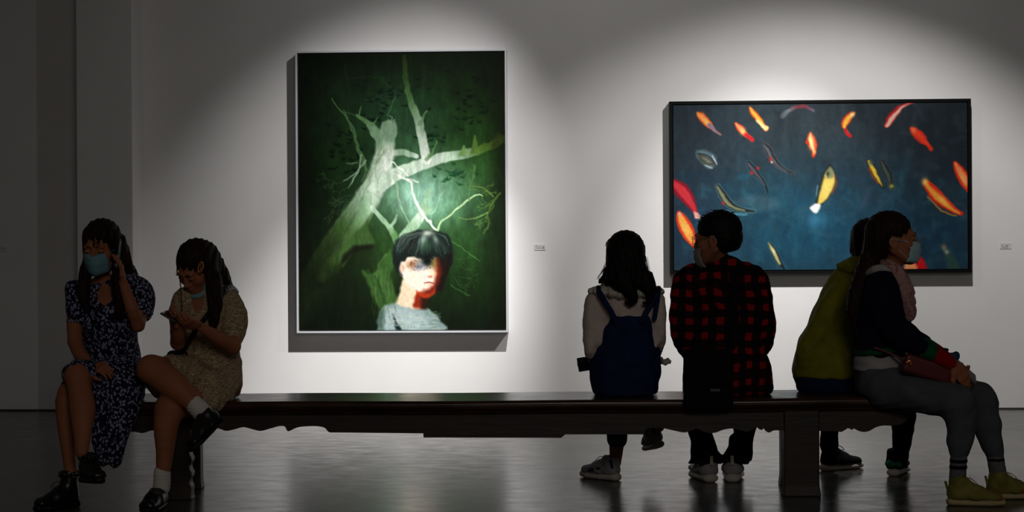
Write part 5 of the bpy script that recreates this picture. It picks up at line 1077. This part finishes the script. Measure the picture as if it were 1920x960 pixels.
hr.limb([(1640,458,7.54,20),(1632,490,7.55,21),(1620,520,7.53,19),(1608,550,7.50,17),(1600,580,7.49,13),(1602,605,7.49,8),(1604,628,7.49,3)], .02)
hx = MB(); wisps(hx, [[(1636,470,7.54),(1618,520,7.52),(1598,565,7.49),(1596,600,7.48),(1603,632,7.48)], [(1630,500,7.53),(1612,545,7.49),(1590,578,7.49),(1594,604,7.49)]], 14, .006, .0014, rn)
sobj('hair', hr, HAIRB, root, .0045, strand_disp(), extra=hx)
cg = SDF(); cg.trunk([(1664,518,7.54,24,.09),(1655,532,7.54,42,.150),(1652,560,7.54,50,.158),(1651,600,7.54,52,.150),(1652,635,7.54,50,.142),(1650,648,7.54,49,.142)], .03)
cg.limb([(1650,530,7.42,20),(1646,555,7.385,25),(1662,600,7.365,24),(1678,622,7.35,23),(1704,642,7.34,20),(1728,652,7.335,17)], .02); cg.limb([(1662,532,7.64,20),(1676,580,7.67,20),(1694,618,7.68,19),(1730,645,7.67,17)], .02)
cg.ell(P(1684,505,7.545), (.055,.075,.045), None, .01, 's')
cgo = sobj('cardigan', cg, M_NAVY, root, .0055, folds(.0035, 40, 30, 26, 1.9))
for (a_, m_) in (((1726,652,7.335,17.5), (1755,666,7.33,14.5)), ): pass
q = SDF(); q.limb([(1726,652,7.335,17),(1740,659,7.332,16),(1754,666,7.33,14)], .01); sobj('green_cuff', q, M_GREEN, root, .004, lambda x, y, z: .001*np.sin(y*500+z*300), parent=cgo)
q = SDF(); q.limb([(1757,667,7.33,15.5),(1770,674,7.325,15),(1781,681,7.322,13)], .01); sobj('red_cuff', q, M_RED, root, .004, lambda x, y, z: .001*np.sin(y*500+z*300), parent=cgo)
q = SDF(); q.limb([(1728,645,7.665,17),(1752,658,7.61,15)], .01); sobj('green_cuff', q, M_GREEN, root, .005, parent=cgo)
q = SDF(); q.limb([(1755,660,7.605,15),(1780,676,7.55,12)], .01); sobj('red_cuff', q, M_RED, root, .005, parent=cgo)
q = SDF(); q.trunk([(1648,654,7.55,49,.158),(1647,657,7.55,48,.158)], .01); q.cut(P(1640,651,7.5), (-.15, 0, 1)); q.cut(P(1640,663,7.5), (.14, 0, -1)); sobj('green_hem', q, M_GREEN, root, .005, parent=cgo)
q = SDF(); q.trunk([(1650,640,7.55,44,.145),(1646,688,7.555,46,.145)], .01); q.cut(P(1646,691,7.55), (.06, 0, -1)); sobj('tee', q, M_TEE, root, .0055, folds(.003, 40, 20, 60)); q = SDF(); q.limb([(1628,514,7.50,7),(1640,506,7.455,8),(1654,504,7.44,8),(1668,512,7.43,8)], .02); sobj('tee_collar', q, M_TEE, root, .004)
pn = SDF(); pn.trunk([(1650,702,7.555,48,.150),(1652,718,7.56,50,.158)], .03)
pn.limb([(1652,722,7.48,37),(1700,733,7.42,38),(1745,741,7.37,35),(1792,752,7.32,33)], .03); pn.limb([(1796,757,7.315,31),(1803,790,7.305,28),(1800,822,7.295,24),(1798,844,7.29,19),(1797,854,7.288,15)], .03)
pn.limb([(1655,722,7.62,36),(1720,730,7.60,36),(1780,736,7.56,33),(1836,747,7.51,31)], .03); pn.limb([(1840,755,7.505,29),(1850,790,7.485,27),(1857,822,7.47,23),(1863,845,7.46,18),(1865,854,7.457,15)], .03)
pn.seat(); sobj('sweatpants', pn, M_SWEAT, root, .006, folds(.0045, 36, 30, 30, 3.1))
for st, yy in (([(1798,850,7.288,15.5),(1796,885,7.287,15),(1795,908,7.286,16)], 7.287), ([(1865,850,7.457,15.5),(1870,880,7.45,15.5),(1873,898,7.445,16)], 7.45)):
    q = SDF(); q.limb(st, .02); so_ = sobj('sock', q, M_SOCK, root, .004, lambda x, y, z: .0009*np.sin(x*600+y*400))
    t = .18
    for j, f_ in enumerate((.22, .42)):
        if j and yy > 7.4: continue
        p0 = P(*st[0][:3]).lerp(P(*st[-1][:3]), f_); p1 = P(*st[0][:3]).lerp(P(*st[-1][:3]), f_+.05)
        w = SDF(); w.cone(p0, p1, .0385, .0385, .001); w.cut(p0+Vector((0,0,.005)), (0,0,1), .001); w.cut(p1-Vector((0,0,.004)), (0,0,-1), .001); sobj('stripe', w, M_BLACK, root, .003, parent=so_)
k_ = P(1775,949,7.235); k_.z = 0
pt = (('coral_patch', M_PINK, [(-.02,.228,.034),(.02,.228,.034)], .010), ('coral_patch', M_PINK, [(.026,.11,.064),(.032,.13,.050),(.034,.16,.040)], .008), ('pull_loop', M_OLIVE, [(0,.004,.07),(0,-.004,.10)], .006))
shoe(root, k_, (.985,-.17,0), (0,0,1), .255, .043, .070, M_OLIVE, M_OSOLE, .032, laces=M_SOLE, patches=pt)
k_ = P(1850,936,7.40); k_.z = 0
shoe(root, k_, (.995,.08,0), (0,0,1), .255, .043, .070, M_OLIVE, M_OSOLE, .032, laces=M_SOLE, patches=pt)
q = SDF(); q.limb([(1650,500,7.55,9),(1664,500,7.47,13),(1680,512,7.44,15),(1692,540,7.435,15),(1700,570,7.44,14),(1706,592,7.45,11)], .012); q.limb([(1664,500,7.63,12),(1684,510,7.64,13),(1700,540,7.62,12),(1706,570,7.56,11)], .012); q.ell(P(1707,578,7.48), (.026,.04,.030), None, .015)
sobj('scarf', q, M_SCARF, root, .0045, lambda x, y, z: .004*np.sin(z*60+x*120)*np.sin(y*70+1))
hb = empty('handbag', P(1740,692,7.34), 'maroon leather bag on the lap of the woman in navy cardigan', 'bag')
bx = (P(1788,704,7.33)-P(1694,676,7.35)).normalized(); R_ = [[bx[i], (0,1,0)[i], Vector(bx).cross(Vector((0,1,0)))[i]] for i in range(3)]
q = SDF(); q.rbox(P(1740,692,7.335), (.115,.022,.044), .018, R_); sobj('pouch', q, M_MAROON, hb, .004)
q = SDF(); q.limb([(1640,652,7.38,2.4),(1668,662,7.375,2.4),(1694,675,7.36,2.4),(1704,682,7.35,2.4)], .002); sobj('strap', q, M_MAROON, hb, .003)
q = SDF(); q.limb([(1700,680,7.31,3),(1706,676,7.31,3),(1708,684,7.31,3)], .002); sobj('buckle', q, M_METAL, hb, .002)
br = empty('brochure', P(1806,694,7.42), 'folded printed brochure in the hands of the woman in navy cardigan', 'brochure')
ba = P(1829,706,7.42)-P(1788,670,7.42)
slab(br, 'cover', P(1806,696,7.40), ba, (.1,.9,.35), (0,0,1), (.068,.050,.0016), new_mat('print_dark', (30, 30, 32), .4, .4), 0); slab(br, 'inner_sheet', P(1809,692,7.40), ba, (.1,.9,.35), (0,0,1), (.066,.050,.0012), new_mat('print_paper', (150, 146, 138), .6, .3), 0)
tb = empty('cloth_bundle', P(1784,668,7.44), 'small pale blue-grey bundle beside the red cuff of the woman in cardigan', 'cloth')
q = SDF(); q.rbox(P(1785,668,7.44), (.030,.018,.016), .010); q.ell(P(1793,667,7.44), (.014,.016,.020), None, .01); sobj('fold', q, M_BLUEP, tb, .003)
st_ = empty('handle', P(1771,659,7.42), 'short black stub sticking up behind the red cuff', 'handle'); q = SDF(); q.limb([(1767,668,7.42,3.5),(1772,656,7.42,3.5)], .002); q.limb([(1769,655,7.42,3),(1776,656,7.42,3)], .002); sobj('grip', q, M_BLACK, st_, .0025)
